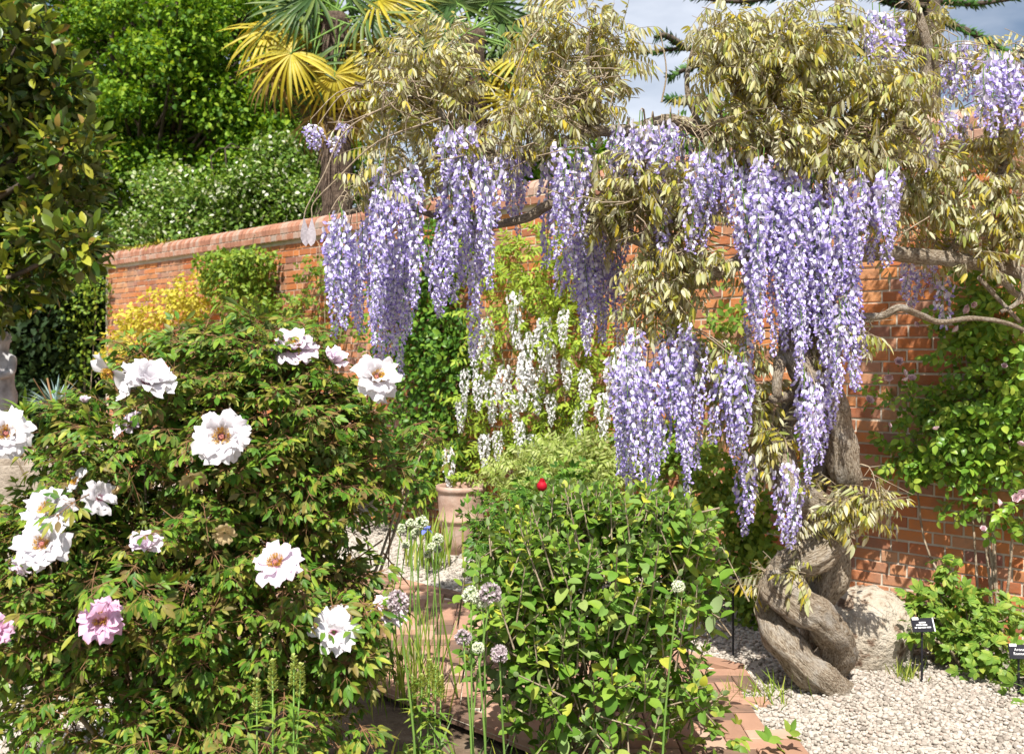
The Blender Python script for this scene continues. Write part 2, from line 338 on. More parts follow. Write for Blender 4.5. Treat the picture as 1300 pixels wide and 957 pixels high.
M['stamen'] = solid("stamen", [(.35, (.48, .22, .02)), (.6, (.74, .48, .07))], 120, .7, 0)
M['carpel'] = solid("carpel", [(.3, (.30, .04, .10)), (.7, (.55, .30, .20))], 60, .6, 0)
M['sage'] = leafmat("sage_leaf", [(0, (.08, .19, .02)), (.3, (.15, .29, .035)), (.55, (.27, .39, .05)), (.72, (.13, .26, .045)), (.85, (.27, .38, .11)), (.95, (.50, .50, .05)), (1, (.26, .36, .13))], .5, .28, (.26, .36, .15), .35)
M['rose'] = leafmat("rose_leaf", [(0, (.10, .22, .025)), (.45, (.18, .34, .035)), (.75, (.28, .43, .05)), (1, (.40, .48, .07))], .3, .32, (.20, .30, .09), .6)
M['currant'] = leafmat("shrub_leaf_fresh", [(0, (.11, .22, .03)), (.5, (.18, .31, .045)), (.85, (.28, .38, .06)), (1, (.38, .40, .07))], .4, .3)
M['darkclimb'] = leafmat("dark_climber_leaf", [(0, (.04, .11, .015)), (.45, (.08, .19, .02)), (.8, (.14, .28, .03)), (1, (.22, .36, .04))], .35, .25, spec=.5)
M['midclimb'] = leafmat("wall_shrub_leaf", [(0, (.10, .19, .02)), (.5, (.18, .29, .03)), (.85, (.28, .38, .045)), (1, (.38, .43, .06))], .4, .3)
M['yellow'] = leafmat("golden_leaf", [(0, (.42, .40, .04)), (.5, (.58, .52, .05)), (1, (.66, .58, .12))], .5, .3)
M['acer'] = leafmat("pale_shrub_leaf", [(0, (.28, .38, .08)), (.5, (.38, .46, .12)), (1, (.50, .55, .24))], .5, .35)
M['magnolia'] = leafmat("magnolia_leaf", [(0, (.025, .06, .008)), (.4, (.06, .12, .012)), (.7, (.17, .23, .02)), (.92, (.38, .38, .04)), (.97, (.30, .22, .05)), (1, (.32, .15, .05))], .28, .22, (.13, .16, .05), .55)
M['oak'] = leafmat("oak_leaf", [(0, (.035, .10, .008)), (.3, (.08, .19, .012)), (.6, (.17, .32, .02)), (.85, (.28, .44, .03)), (1, (.38, .50, .05))], .5, .36)
M['oak2'] = leafmat("lime_tree_leaf", [(0, (.07, .15, .015)), (.5, (.15, .26, .025)), (1, (.28, .39, .05))], .5, .36)
M['yew'] = leafmat("shade_dark_yew_leaf", [(0, (.012, .03, .008)), (.6, (.025, .055, .012)), (1, (.05, .09, .02))], .6, .1)  # near-black leaf colour stands in for the deep shade under the magnolia
M['vari'] = leafmat("pale_flowering_shrub_leaf", [(0, (.07, .15, .02)), (.45, (.14, .25, .03)), (.82, (.26, .38, .06)), (.91, (.58, .64, .40)), (1, (.82, .83, .72))], .5, .3)
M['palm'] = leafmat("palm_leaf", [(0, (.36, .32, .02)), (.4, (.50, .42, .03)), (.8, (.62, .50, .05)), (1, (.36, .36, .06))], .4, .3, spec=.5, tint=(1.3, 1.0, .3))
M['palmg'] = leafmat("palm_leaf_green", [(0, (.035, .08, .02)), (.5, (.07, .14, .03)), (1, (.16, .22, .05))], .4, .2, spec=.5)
M['palmd'] = leafmat("palm_leaf_dead", [(0, (.20, .13, .04)), (.5, (.33, .22, .06)), (1, (.12, .09, .05))], .7, .2)
M['monkey'] = leafmat("monkey_puzzle_leaf", [(0, (.03, .09, .02)), (.5, (.06, .16, .03)), (1, (.12, .24, .05))], .35, .05, spec=.5)
M['agave'] = leafmat("blue_agave_leaf", [(0, (.22, .33, .32)), (1, (.36, .46, .44))], .5, .1)
M['grass'] = leafmat("grass_blade", [(0, (.15, .26, .03)), (.6, (.26, .37, .05)), (1, (.45, .46, .12))], .5, .35)
M['straw'] = leafmat("straw_blade", [(0, (.36, .30, .14)), (1, (.56, .48, .26))], .6, .3)
M['lime'] = leafmat("lime_floret", [(0, (.36, .45, .10)), (1, (.60, .65, .25))], .6, .3)
M['allw'] = petalmat("allium_white", (.82, .86, .66), .3)
M['allm'] = petalmat("allium_mauve", (.62, .53, .55), .3)
M['rosep'] = petalmat("rose_petal", (.85, .66, .70), .35)
M['red'] = petalmat("red_petal", (.55, .012, .03), .25)
M['blue'] = petalmat("iris_petal", (.16, .20, .60), .25)
M['pod'] = solid("seed_pod_skin", [(.3, (.36, .32, .34)), (.7, (.52, .47, .50))], 20, .6, .2, 60)
M['black'] = solid("label_plastic", [(.3, (.012, .012, .016)), (.7, (.02, .02, .026))], 20, .4, 0)
M['print'] = solid("label_print", [(.3, (.75, .75, .75)), (.7, (.8, .8, .8))], 20, .6, 0)
M['moss'] = leafmat("moss", [(0, (.22, .24, .03)), (1, (.40, .36, .05))], .9, .1)

# ------------------------------------------------------------------ the ground
def sheet(name, pts, z, mat, kind='structure'):
    V = [(p[0], p[1], z) for p in pts]; o = obj(name, mesh(name, Geo(V, [tuple(range(len(V)))]), mat), None); o['kind'] = kind; return o
def grid_ground():
    xs = np.concatenate([[-600, -200, -60, -25], np.linspace(-12, 12, 97), [25, 60, 200, 600]]); ys = np.concatenate([[-300, -60, -15, -6], np.linspace(-2, 20, 89), [30, 60, 200, 900]])
    X, Y = np.meshgrid(xs, ys); Z = .012 * np.sin(X * 3.1 + Y) + .010 * np.sin(Y * 4.3 - X * 2) - .05
    V = np.stack([X, Y, Z], -1).reshape(-1, 3); w = len(xs)
    Fs = [(j * w + i, j * w + i + 1, (j + 1) * w + i + 1, (j + 1) * w + i) for j in range(len(ys) - 1) for i in range(w - 1)]
    o = obj("ground", mesh("ground", Geo(V, Fs), M['soil'])); o['kind'] = 'structure'
grid_ground()
def off(s, k, z=0.0): return WO + WD * s + WN * k + UP * z          # s along the wall (leftwards), k out from it
PE = 1.5                                                            # far edge of the brick path, measured from the wall
sheet("gravel", [off(-7, .0), off(14, .0), off(14, PE + .05), off(-7, PE + .05)][::-1], .004, M['gravel'])
sheet("gravel_patch", [(-3.6, 3.2), (-1.3, 3.2), (-1.6, 5.0), (-4.2, 5.4)], .004, M['gravel'])
PW = 1.6
BED = np.array([2.12, 4.72]); BR = .98
sheet("gravel_bed", [(BED[0] + (BR + .05) * math.cos(a), BED[1] + (BR + .05) * math.sin(a)) for a in np.arange(32) * math.pi / 16], .012, M['gravel'])
path = sheet("brick_path", [off(-7, PE), off(14, PE), off(14, PE + PW), off(-7, PE + PW)][::-1], .008, M['mortar'])
pv = [brick_geo(.209, .05, .102, .004, np.random.default_rng(i)) for i in range(3)]
PB = []
w = .1075
ca = math.cos(math.radians(45)); u1 = nz(WD * ca + WN * ca); u2 = nz(-WD * ca + WN * ca)
po = off(6, PE + PW / 2)
for a in range(-90, 91):
    for b in range(-50, 51):
        bx, by = a + 2 * b, a - 2 * b
        for hx, hy, ang in ((1, .5, 0), (2.5, 0, 1)):
            c = po + u1 * (bx + hx) * w + u2 * (by + hy) * w
            k = (c - WO) @ WN - PE; s = (c - WO) @ WD
            if .13 < k < PW - .13 and -1.5 < s < 8.5 and np.linalg.norm(c[:2] - BED) > BR:
                ax = (u2 if ang else u1)
                X = nz(ax + N(size=3) * .01 * [1, 1, 0]); Yv = -UP + N(size=3) * .012; Mx = np.eye(4); Mx[:3, 0] = X; Mx[:3, 1] = nz(Yv); Mx[:3, 2] = np.cross(X, nz(Yv)); Mx[:3, 3] = c + UP * (.030 + U(-.003, .003)); PB.append(Mx)
for s in np.arange(-1.5, 8.5, .222):
    for k in (PE + .055, PE + PW - .055):
        if np.linalg.norm(off(s, k)[:2] - BED) < BR: continue
        Mx = np.eye(4); Mx[:3, 0] = WD; Mx[:3, 1] = -UP; Mx[:3, 2] = np.cross(WD, -UP); Mx[:3, 3] = off(s, k, .036 + U(-.003, .003)); PB.append(Mx)
PB = np.array(PB)
WM[path.name] = Matrix()
x, y = proj(PB[:, :3, 3]); sel = (np.abs(x - 540) < 95) | (np.abs(x - 940) < 60) & (y > 800)
rest = PB[~sel]
order = np.argsort(-np.where(sel, 1, 0) * 10 - 1 / PB[:, 1, 3])
pm = [mesh("paving_brick", g, M['paver'], False) for g in pv]
for i in order[:300]: obj("paving_brick", pm[i % 3], path, PB[i])
obj("paving_bricks_far", mesh("paving_bricks_far", join([scatter(pv[i], PB[order[300 + i::3]]) for i in range(3)]), M['paver'], False), path, None, 'stuff')
# loose pebbles on the gravel
def pebbles():
    g = ball(1, 6, 4); g.V[:, 2] *= .6; P = []
    for s0, s1, k0, k1, n in ((-2.2, 1.6, .05, PE - .04, 9000), (1.6, 7, .1, PE - .04, 5000)):
        s, k = U(s0, s1, n), U(k0, k1, n); P.append(WO + s[:, None] * WD + k[:, None] * WN)
    q = np.stack([U(-3.6, -1.4, 2500), U(3.3, 5.0, 2500), np.zeros(2500)], 1); P.append(q)
    a, q = U(0, 6.28, 6500), BR * np.sqrt(U(size=6500)); P.append(np.stack([BED[0] + q * np.cos(a), BED[1] + q * np.sin(a), np.zeros(6500)], 1))
    P = np.concatenate(P); P[:, 2] = U(.004, .014, len(P)) + np.where(np.linalg.norm(P[:, :2] - BED, axis=1) < BR, .008, 0); d = sphere_dirs(len(P)); d[:, 2] *= .3
    r = .007 + .011 * U(size=len(P)) ** 2
    obj("gravel_pebbles", mesh("gravel_pebbles", scatter(g, frames(P, d, UP + N(size=P.shape) * .25, r)), M['pebble']), None, None, 'stuff')
    tag(bpy.data.objects["gravel_pebbles"], "pale loose gravel chippings strewn between path and wall", "gravel")
pebbles()

# ------------------------------------------------------------------ the garden wall
def build_wall():
    S0, S1, ZT = -4.2, 11.7, 2.98
    root = thing("brick_wall", "long old red brick garden wall with rounded brick coping", "wall", off(3, -.1))
    c = box(S0, S1, -.32, -.0075, -.3, ZT)
    B = np.eye(4); B[:3, 0] = WD; B[:3, 1] = WN; B[:3, 3] = WO
    flip = lambda g: Geo(g.V, lo=g.lo, sz=g.sz, m=g.m)
    obj("mortar", mesh("mortar", c.x(B), M['mortar'], False), root)
    hb = [brick_geo(.101, .05, .0625, .003, np.random.default_rng(20 + i)) for i in range(3)]
    sb = [brick_geo(.212, .05, .0625, .003, np.random.default_rng(30 + i)) for i in range(3)]
    rows = []; kinds = []
    for r in range(-2, 39):
        z = .0375 + r * .0755; s = S0 + U(0, .3) * .05 + (0 if r % 2 else .164); st = r % 2
        while s < S1 - .12:
            if r % 6 == 3: ln = .103 if False else .215
            else: ln = .215 if st else .103
            st = 1 - st
            ctr = s + ln / 2; s += ln + .011
            if z > ZT - .03: continue
            A = np.eye(4); rr = N(size=3) * [.003, .004, .004]
            X = nz(-WD + UP * rr[0] - WN * rr[1]); Yv = nz(-WN + UP * rr[2]); Z = np.cross(X, Yv)
            A[:3, 0] = X; A[:3, 1] = Yv; A[:3, 2] = Z; A[:3, 3] = off(ctr, U(-.002, .003), z + N() * .0015)
            rows.append(A); kinds.append((0 if ln < .15 else 3) + int(rng.integers(0, 3)))
    A = np.array(rows); k = np.array(kinds); protos = hb + sb
    x, y = proj(A[:, :3, 3])
    pr = ((x > 1075) & (x < 1305) & (y > 355) & (y < 830)) * 2.0 + ((x > 335) & (x < 440) & (y > 300) & (y < 440)) * 1.5 + ((x > 140) & (x < 335) & (y > 320) & (y < 430)) * 1.0
    pr = pr + np.where(k >= 3, .1, 0) - np.linalg.norm(A[:, :3, 3], axis=1) * .001
    order = np.argsort(-pr); mes = [mesh("brick", g, M['brick'], False) for g in protos]
    for i in order[:300]: obj("brick", mes[k[i]], root, A[i])
    rest = order[300:]
    obj("brickwork_far", mesh("brickwork_far", join([scatter(protos[j], A[rest[k[rest] == j]]) for j in range(6)]), M['brick'], False), root, None, 'stuff')
    # coping: an oversailing course of headers and a rounded course of bricks on edge
    gs = []; hd = []
    for s in np.arange(S0, S1, .1145):
        g = brick_geo(.104, .44, .066, .005, rng); A = np.eye(4); A[:3, 0] = -WD; A[:3, 1] = -WN; A[:3, 3] = off(s, .05 + U(-.004, .004), ZT + .036); hd.append(g.x(A))
    prof = [(.045, 0), (.045, .06), (.02, .105), (-.04, .14), (-.13, .155), (-.22, .14), (-.29, .105), (-.335, .06), (-.335, 0)]
    for s in np.arange(S0, S1, .0765):
        a, b = s, s + .066; j = U(-.004, .004); V = [(q, p[0] + j, p[1] + ZT + .083) for q in (a, b) for p in prof]; m = len(prof)
        Fs = [(i, i + 1, m + i + 1, m + i) for i in range(m - 1)] + [tuple(range(m))[::-1], tuple(range(m, 2 * m))]
        hd.append(Geo(V, Fs).x(B))
    obj("coping_bricks", mesh("coping_bricks", join(hd), M['coping'], False), root, None, 'stuff')
    cm = [box(S0, S1, -.37, .038, ZT + .07, ZT + .083)] + [Geo([(q, p[0] * .96 - .006, p[1] * .96 + ZT + .08) for q in (S0, S1) for p in prof], [(i, i + 1, 9 + i + 1, 9 + i) for i in range(8)])] + [box(S0, S1, -.36, .035, ZT + .001, ZT + .069)]
    obj("coping_mortar", mesh("coping_mortar", join(cm).x(B), M['mortar'], False), root)
    # moss on the far end of the coping
    p = np.array([off(U(9.6, 11.6), U(-.2, .02), ZT + .20 + U(-.02, .03)) for _ in range(900)])
    obj("moss", mesh("moss", scatter(blade(.05, .03), frames(p, sphere_dirs(900), UP, U(.6, 1.3, 900))), M['moss']), root, None, 'stuff')
build_wall()

# ------------------------------------------------------------------ leaf shapes
def wisteria_leaf(seed, green=False):
    r = np.random.default_rng(seed); n = int(r.integers(5, 7)); L = .24; gs = []
    ys = np.linspace(.2, .95, n); pts = np.array([(0, L * t, -(.10 if green else .22) * L * t * t) for t in np.linspace(0, 1, 6)])
    gs.append(tube(pts, [.0028, .0025, .0022, .002, .0016, .001], 3, caps=False).mat(1))
    lens = .088 if not green else .062
    for i, t in enumerate(ys):
        for sx in (-1, 1):
            b = blade(lens * r.uniform(.75, 1.15) * (1.05 - .3 * abs(t - .55)), .0195 * r.uniform(.8, 1.15), .38, r.uniform(.2, .6), r.uniform(-.05, .25), 5)
            dz = r.uniform(-2.2, -1.0) if not green else r.uniform(-.7, .1)
            d = nz([sx * r.uniform(.35, .9) * (1 if green else .75), r.uniform(.05, .5), dz])
            gs.append(b.x(frame((0, L * t, -(.10 if green else .22) * L * t * t), d, nz([-sx * .3 * dz + r.normal() * .3, .3 + r.normal() * .3, 1.0 + r.normal() * .2]))))
    e = blade(lens, .026, .4, .4, .1, 5); gs.append(e.x(frame(pts[-1], nz([r.normal() * .2, .7, -.9 if not green else -.3]), UP)))
    return join(gs)
def trilobe(L, W, r):
    c = blade(L, W * .75, .5, .3, .15, 4); gs = [c]
    if r.uniform() < .85:
        for sx in (-1, 1): gs.append(blade(L * r.uniform(.55, .72), W * .55, .45, .3, .25, 4).x(frame((0, L * .10, 0), nz([sx * .75, 1, .05]), UP)))
    return join(gs)
def peony_leaf(seed):
    r = np.random.default_rng(seed); gs = []; L = .17
    gs.append(tube([(0, 0, 0), (0, L * .5, .012), (0, L, 0)], [.003, .0025, .002], 3, caps=False).mat(1))
    for base, dirs in (((0, L, 0), (-40, 0, 40)), ((0, L * .55, .012), (-75, -48, -25)), ((0, L * .55, .012), (75, 48, 25))):
        for a in dirs:
            a = math.radians(a + r.normal() * 7); q = r.uniform(.035, .06) if abs(a) > .6 else r.uniform(.02, .05)
            d = np.array([math.sin(a), math.cos(a), -.10 + r.normal() * .12]); p = np.array(base) + d * q
            gs.append(tube([base, p], [.0017, .0012], 3, caps=False).mat(1))
            gs.append(trilobe(r.uniform(.058, .082), r.uniform(.025, .034), r).x(frame(p, nz(d + [0, 0, -.35 + r.normal() * .2]), nz([r.normal() * .25, r.normal() * .2, 1]))))
    return join(gs)
def pinnate(seed, n=2, L=.10, ll=.045, lw=.026, droop=.25):
    r = np.random.default_rng(seed); gs = [tube([(0, 0, 0), (0, L, -.01)], [.0016, .001], 3, caps=False).mat(1)]
    for i in range(n):
        t = .45 + .4 * i / max(1, n - 1) if n > 1 else .6
        for sx in (-1, 1): gs.append(blade(ll * r.uniform(.8, 1.1), lw, .42, .25, .2, 4).x(frame((0, L * t, -.005), nz([sx, .35, -droop + r.normal() * .15]), nz([r.normal() * .2, r.normal() * .2, 1]))))
    gs.append(blade(ll * 1.15, lw * 1.1, .42, .25, .2, 4).x(frame((0, L, -.01), nz([0, 1, -droop]), UP)))
    return join(gs)

# ------------------------------------------------------------------ wisteria racemes
def floret(open_, r):
    """standard petal reflexed behind, two wings and a keel pointing outwards (+Y)"""
    gs = []; q = .0125 * (.5 + .5 * open_)
    th = np.linspace(-2.5, 2.5, 7); V = [(0, 0, 0)] + [(q * math.sin(a) * (.8 if abs(a) > 1.6 else 1.0), -.004 + .9 * q * abs(math.sin(a)) - .006 * math.cos(a), q * math.cos(a) * 1.1 + q * .75) for a in th]
    gs.append(Geo(V, [(0, i + 1, i + 2) for i in range(6)], 0))
    for sx in (-1, 1): gs.append(blade(.023 * (.55 + .45 * open_), .0125, .55, .35, .3, 4).x(frame((sx * .002, 0, -.001), nz([sx * .28, 1, -.35]), nz([sx * .9, 0, .6]))).mat(1))
    return join(gs)
def raceme(L, seed, dens=150, wid=.05):
    r = np.random.default_rng(seed); gs = [tube([(0, 0, .05), (r.normal() * .006, 0, 0), (r.normal() * .012, r.normal() * .01, -L * .5), (r.normal() * .015, r.normal() * .01, -L)], [.0026, .0026, .002, .001], 4, caps=False).mat(2)]
    n = int(dens * L); fl = [floret(1, r), floret(.75, r), floret(.35, r)]; F1 = [[], [], []]; a = 0
    for i in range(n):
        t = ((i + r.uniform()) / n) ** .92; a += 2.4 + r.normal() * .4
        wr = wid * (1.0 - .72 * t ** 1.7) * r.uniform(.6, 1.15) * (.6 + .4 * min(1, t * 6)); d = nz([math.cos(a), math.sin(a), r.uniform(-.55, .25)])
        p = np.array([0, 0, -L * t]) + d * wr; k = 0 if t < .55 else (1 if t < .85 else 2)
        if r.uniform() < .12: k = min(2, k + 1)
        od = nz(d * [1, 1, .2] + r.normal(size=3) * .45 + [0, 0, -.15]); F1[k].append(frame(p, od, nz(UP + r.normal(size=3) * .3), r.uniform(.85, 1.25) * (1.05 - .25 * t)))
        if i % 2 == 0: gs.append(tube([(0, 0, -L * t + wr * .3), p - od * .004], [.0008, .0007], 3, caps=False).mat(2))
    for k in range(3):
        if F1[k]: gs.append(scatter(fl[k], np.array(F1[k])))
    return join(gs)
RL = [.24, .36, .5, .66, .86]
RP = [[raceme(L, 100 * i + j, 175, .043) for j in range(3)] for i, L in enumerate(RL)]

# ------------------------------------------------------------------ the big wisteria
def build_wisteria():
    Yt = 5.15; base = at(1022, 447 + F * EYE / Yt, Yt)
    root = thing("wisteria", "old twisted wisteria with hanging lilac racemes and silvery bronze young leaves", "wisteria", base)
    def P(lst, y0=Yt): return np.array([at(a, b, y0 + (c[0] if c else 0)) for a, b, *c in lst])
    A = P([(1072, 905, .02), (1050, 872, -.12), (1018, 842, -.17), (990, 806, -.10), (985, 776, .04), (1004, 768, .12), (1034, 764, .08), (1054, 733, .0), (1062, 690, -.02), (1050, 652, -.10), (1014, 628, -.14), (992, 590, -.06), (994, 540, .06), (1020, 500, .12), (1050, 450, .1), (1050, 395, 0), (1040, 345, 0)])
    B = P([(985, 915, .05), (984, 880, .12), (1020, 868, .18), (1052, 848, .10), (1062, 818, -.03), (1044, 788, -.15), (1012, 766, -.17), (990, 746, -.11), (992, 726, -.02), (1014, 712, -.10), (1042, 700, -.13), (1066, 676, .0), (1076, 636, .05), (1072, 590, -.03), (1064, 540, -.05), (1050, 490, -.12), (1018, 470, -.14), (1006, 430, -.05), (1012, 380, 0), (1010, 335, 0)])
    C = P([(1030, 930, .2), (1030, 820, .24), (1036, 740, .2), (1020, 660, .16), (1045, 590, .12), (1062, 520, .1), (1035, 450, .0), (1020, 400, .12), (1045, 330, .1)])
    for pts, rd, sd in ((A, np.linspace(.095, .055, len(A)), 1), (B, np.linspace(.102, .055, len(B)), 2), (C, np.linspace(.07, .045, len(C)), 3)):
        rd = rd * (1 + .12 * np.sin(np.arange(len(rd)) * 1.9 + sd)); obj("trunk", stem_mesh("trunk", pts, rd, 40, .14, 9, 10, sd, .05), root)
    stub = [P([(1018, 500, .0), (998, 503, -.12), (980, 507, -.2)]), P([(1000, 440, 0), (988, 470, -.16), (986, 505, -.2)])]
    for i, s in enumerate(stub): obj("stub", stem_mesh("stub", s, np.array([.035, .028, .022]), 14, .12, 12, 5, i), root)
    limbs = [  # pixel, pixel, depth offset ... radius at the start and the end
        ([(1012, 350, 0), (975, 325, -.05), (935, 335, -.15), (905, 348, -.15), (860, 325, -.1), (800, 300, 0), (740, 262, .1), (700, 262, .1), (665, 278, .1), (630, 288, .12), (580, 284, .15), (500, 262, .15), (440, 272, .15)], .045, .014),
        ([(1010, 345, .05), (985, 290, .1), (940, 220, .1), (895, 175, .1), (850, 157, .05), (800, 162, 0), (745, 170, 0), (690, 190, .05), (640, 200, .1), (600, 180, .1), (565, 150, .1), (545, 132, .1), (500, 118, .1), (450, 110, .1)], .045, .010),
        ([(1045, 350, 0), (1080, 328, .0), (1130, 322, .12), (1200, 330, .2), (1250, 335, .22), (1300, 345, .22), (1370, 352, .2)], .05, .03),
        ([(1060, 402, 0), (1085, 402, -.2), (1120, 396, -.25), (1138, 392, -.25), (1160, 402, -.1), (1190, 408, 0), (1230, 402, .08), (1270, 407, .12), (1310, 424, .15)], .022, .010),
        ([(1050, 345, .05), (1090, 290, .1), (1120, 220, .1), (1150, 150, .2), (1172, 95, .25), (1160, 50, .25), (1150, -20, .25), (1140, -70, .25)], .042, .018),
        ([(745, 170, 0), (762, 140, 0), (745, 105, 0), (725, 92, .02), (700, 60, .05), (690, 20, .1)], .022, .006),
        ([(748, 165, 0), (735, 130, -.05), (752, 95, -.05), (748, 60, -.05), (760, 20, 0)], .018, .006),
        ([(940, 220, .1), (955, 170, .05), (940, 120, .05), (960, 70, .05), (1000, 30, .1), (1030, -20, .1)], .026, .008),
        ([(985, 290, .1), (1030, 230, 0), (1080, 180, -.1), (1130, 165, -.1), (1190, 175, -.1)], .026, .008),
        ([(1250, 335, .22), (1272, 360, .2), (1292, 372, .18), (1320, 385, .18)], .024, .014),
        ([(1300, 300, .2), (1282, 330, .15), (1296, 360, .15), (1290, 385, .12), (1270, 395, .12)], .02, .01),
        ([(1262, 372, .14), (1240, 352, .2), (1300, 410, .12)], .012, .01),
        ([(1200, 330, .2), (1240, 270, .22), (1280, 200, .25), (1300, 140, .25), (1310, 60, .25)], .026, .008),
        ([(860, 325, -.1), (840, 370, -.1), (850, 420, -.05), (820, 440, -.05)], .016, .006),
        ([(600, 180, .1), (560, 195, .05), (520, 215, .0), (470, 235, 0), (440, 262, 0)], .014, .005),
        ([(895, 175, .1), (870, 120, .1), (880, 60, .1), (900, 10, .1)], .018, .006)]
    nodes = [q for pts in (A, B, C) for a, b in zip(pts[:-1], pts[1:]) for q in (a, (a + b) / 2)]
    for i, (l, r0, r1) in enumerate(limbs):
        p = P(l); p[1:] += N(size=p[1:].shape) * [.008, .03, .008]
        obj("branch", stem_mesh("branch", p, np.linspace(r0, r1, len(p)), 14, .12, 14, 6, i), root)
        for a, b in zip(p[:-1], p[1:]):
            for t in np.linspace(0, 1, 6)[:-1]: nodes.append(a + (b - a) * t)
    nodes = np.array(nodes)
    # leaves, clump by clump
    clumps = [(530, 108, 66, 60, 5.25, .26, 74), (478, 112, 22, 24, 5.25, .2, 7), (560, 75, 55, 45, 5.25, .25, 34), (722, 45, 66, 58, 5.2, .24, 62), (775, 75, 30, 60, 5.2, .2, 22), (700, 120, 55, 40, 5.15, .2, 34),
              (680, 160, 70, 35, 5.1, .2, 34), (745, 130, 35, 30, 5.1, .2, 18), (965, 90, 90, 85, 5.05, .34, 140), (925, 50, 50, 55, 5.0, .2, 40), (1030, 70, 80, 85, 5.05, .34, 110), (980, 170, 110, 38, 5.0, .25, 70),
              (1120, 130, 80, 60, 5.05, .22, 80), (1070, 190, 90, 40, 5.0, .25, 60), (1230, 250, 90, 80, 5.4, .18, 125), (1170, 230, 55, 60, 5.35, .14, 48), (1282, 270, 36, 70, 5.4, .14, 40), (1275, 165, 40, 45, 5.4, .15, 26), (1245, 85, 45, 50, 5.45, .15, 24),
              (1165, 45, 50, 45, 5.4, .18, 26), (840, 250, 80, 45, 5.1, .25, 70), (810, 215, 60, 35, 5.1, .2, 34), (850, 330, 60, 50, 5.05, .2, 60), (830, 385, 45, 40, 5.05, .15, 32), (770, 265, 50, 40, 5.15, .2, 28), (945, 500, 38, 70, 5.15, .16, 60), (975, 560, 30, 45, 5.1, .14, 26), (900, 470, 25, 50, 5.2, .1, 14),
              (1075, 640, 40, 30, 4.95, .14, 30), (1115, 632, 24, 16, 4.9, .08, 9), (1090, 425, 16, 16, 4.9, .05, 6), (590, 215, 70, 30, 5.25, .2, 24), (520, 180, 60, 40, 5.3, .2, 22), (480, 230, 40, 30, 5.2, .15, 10), (1010, 720, 22, 30, 5.0, .08, 8), (975, 740, 14, 40, 5.1, .06, 8), (1090, 290, 50, 40, 5.15, .2, 16), (1040, 430, 30, 20, 5.1, .1, 8), (905, 330, 25, 30, 5.0, .1, 12)]
    pos, out, cl = [], [], []; tw = []
    for i, (px, py, rx, ry, Y, dp, n) in enumerate(clumps):
        c = at(px, py, Y); p, o = blob(c, (rx * Y / F, dp, ry * Y / F), int(n * 2.1), .8, i, amp=.5)
        pos.append(p); out.append(o)
        for k in range(4 + n // 8):
            q = p[rng.integers(len(p))]; b = nodes[np.argmin(np.linalg.norm(nodes - q, axis=1))]
            m = (q + b) / 2 + N(size=3) * .04; tw.append(tube([b, m, q], [.006, .004, .002], 4, .1, 20, False, 3))
            for _ in range(3): tw.append(tube([m + (q - m) * U(), q + N(size=3) * .07], [.0028, .0015], 3, caps=False))
    pos, out = np.concatenate(pos), np.concatenate(out)
    d = nz(out * [1, 1, .4] + N(size=out.shape) * .55 + [0, 0, -.05]); Ms = frames(pos - d * .07, d, nz(UP + N(size=out.shape) * .28), U(.46, .86, len(pos)))
    leaves(root, [wisteria_leaf(i) for i in range(6)], split(Ms, 6), [M['wleaf'], M['twig']], 300)
    # dead twiggy tangle under the canopy
    for cx, cy, sx, n in ((1110, 160, 60, 60), (920, 165, 60, 40), (750, 100, 40, 40), (700, 130, 50, 30), (800, 250, 60, 40), (640, 190, 60, 30), (500, 120, 60, 20), (1010, 190, 60, 30), (870, 290, 50, 30)):
        for _ in range(n):
            p0 = at(cx + N() * sx * .5, cy + N() * 14, 5.05 + N() * .1); dr = nz(N(size=3) * [1, .6, .7]); p1 = p0 + dr * U(.08, .28); tw.append(tube([p0, (p0 + p1) / 2 + N(size=3) * .02, p1], [.0035, .003, .0014], 4, caps=False))
    # racemes
    rm = [[mesh("raceme", g, [M['std'], M['wing'], M['greenstem']]) for g in row] for row in RP]
    groups = [(415, 468, 270, 300, 90, 135, 10, 5.2), (472, 532, 208, 240, 110, 190, 12, 5.15), (480, 518, 310, 350, 80, 150, 8, 5.5), (558, 622, 190, 230, 90, 175, 12, 5.15), (540, 562, 295, 325, 70, 100, 4, 5.2), (575, 615, 290, 330, 80, 130, 6, 5.5),
              (632, 668, 185, 205, 70, 100, 6, 5.2), (695, 750, 180, 212, 80, 130, 10, 5.1), (735, 792, 280, 330, 90, 150, 10, 5.4), (712, 760, 270, 310, 70, 110, 6, 5.5), (778, 832, 425, 465, 120, 180, 12, 5.1), (836, 890, 415, 455, 110, 165, 12, 5.1),
              (878, 936, 195, 220, 70, 110, 10, 4.95), (940, 1000, 205, 240, 130, 215, 16, 4.95), (1000, 1082, 225, 262, 140, 225, 20, 4.92), (1046, 1078, 395, 430, 80, 120, 5, 4.9), (1085, 1142, 205, 240, 80, 120, 10, 4.95), (915, 950, 440, 462, 90, 130, 8, 5.0),
              (932, 962, 580, 600, 70, 95, 3, 5.1), (1015, 1050, 478, 510, 90, 120, 6, 4.9), (985, 1020, 590, 625, 70, 105, 5, 4.85), (1095, 1142, 8, 30, 50, 75, 6, 5.0), (1200, 1235, 40, 60, 50, 75, 5, 5.3), (1245, 1298, 72, 100, 70, 105, 8, 5.25), (1180, 1226, 145, 160, 35, 50, 5, 5.2),
              (770, 878, 160, 190, 50, 85, 12, 5.05), (1145, 1200, 335, 348, 40, 65, 6, 5.7), (388, 440, 150, 166, 30, 55, 5, 5.2), (560, 600, 150, 170, 45, 65, 4, 5.15), (760, 870, 240, 270, 50, 90, 7, 5.2), (800, 845, 175, 190, 50, 80, 3, 4.95)]
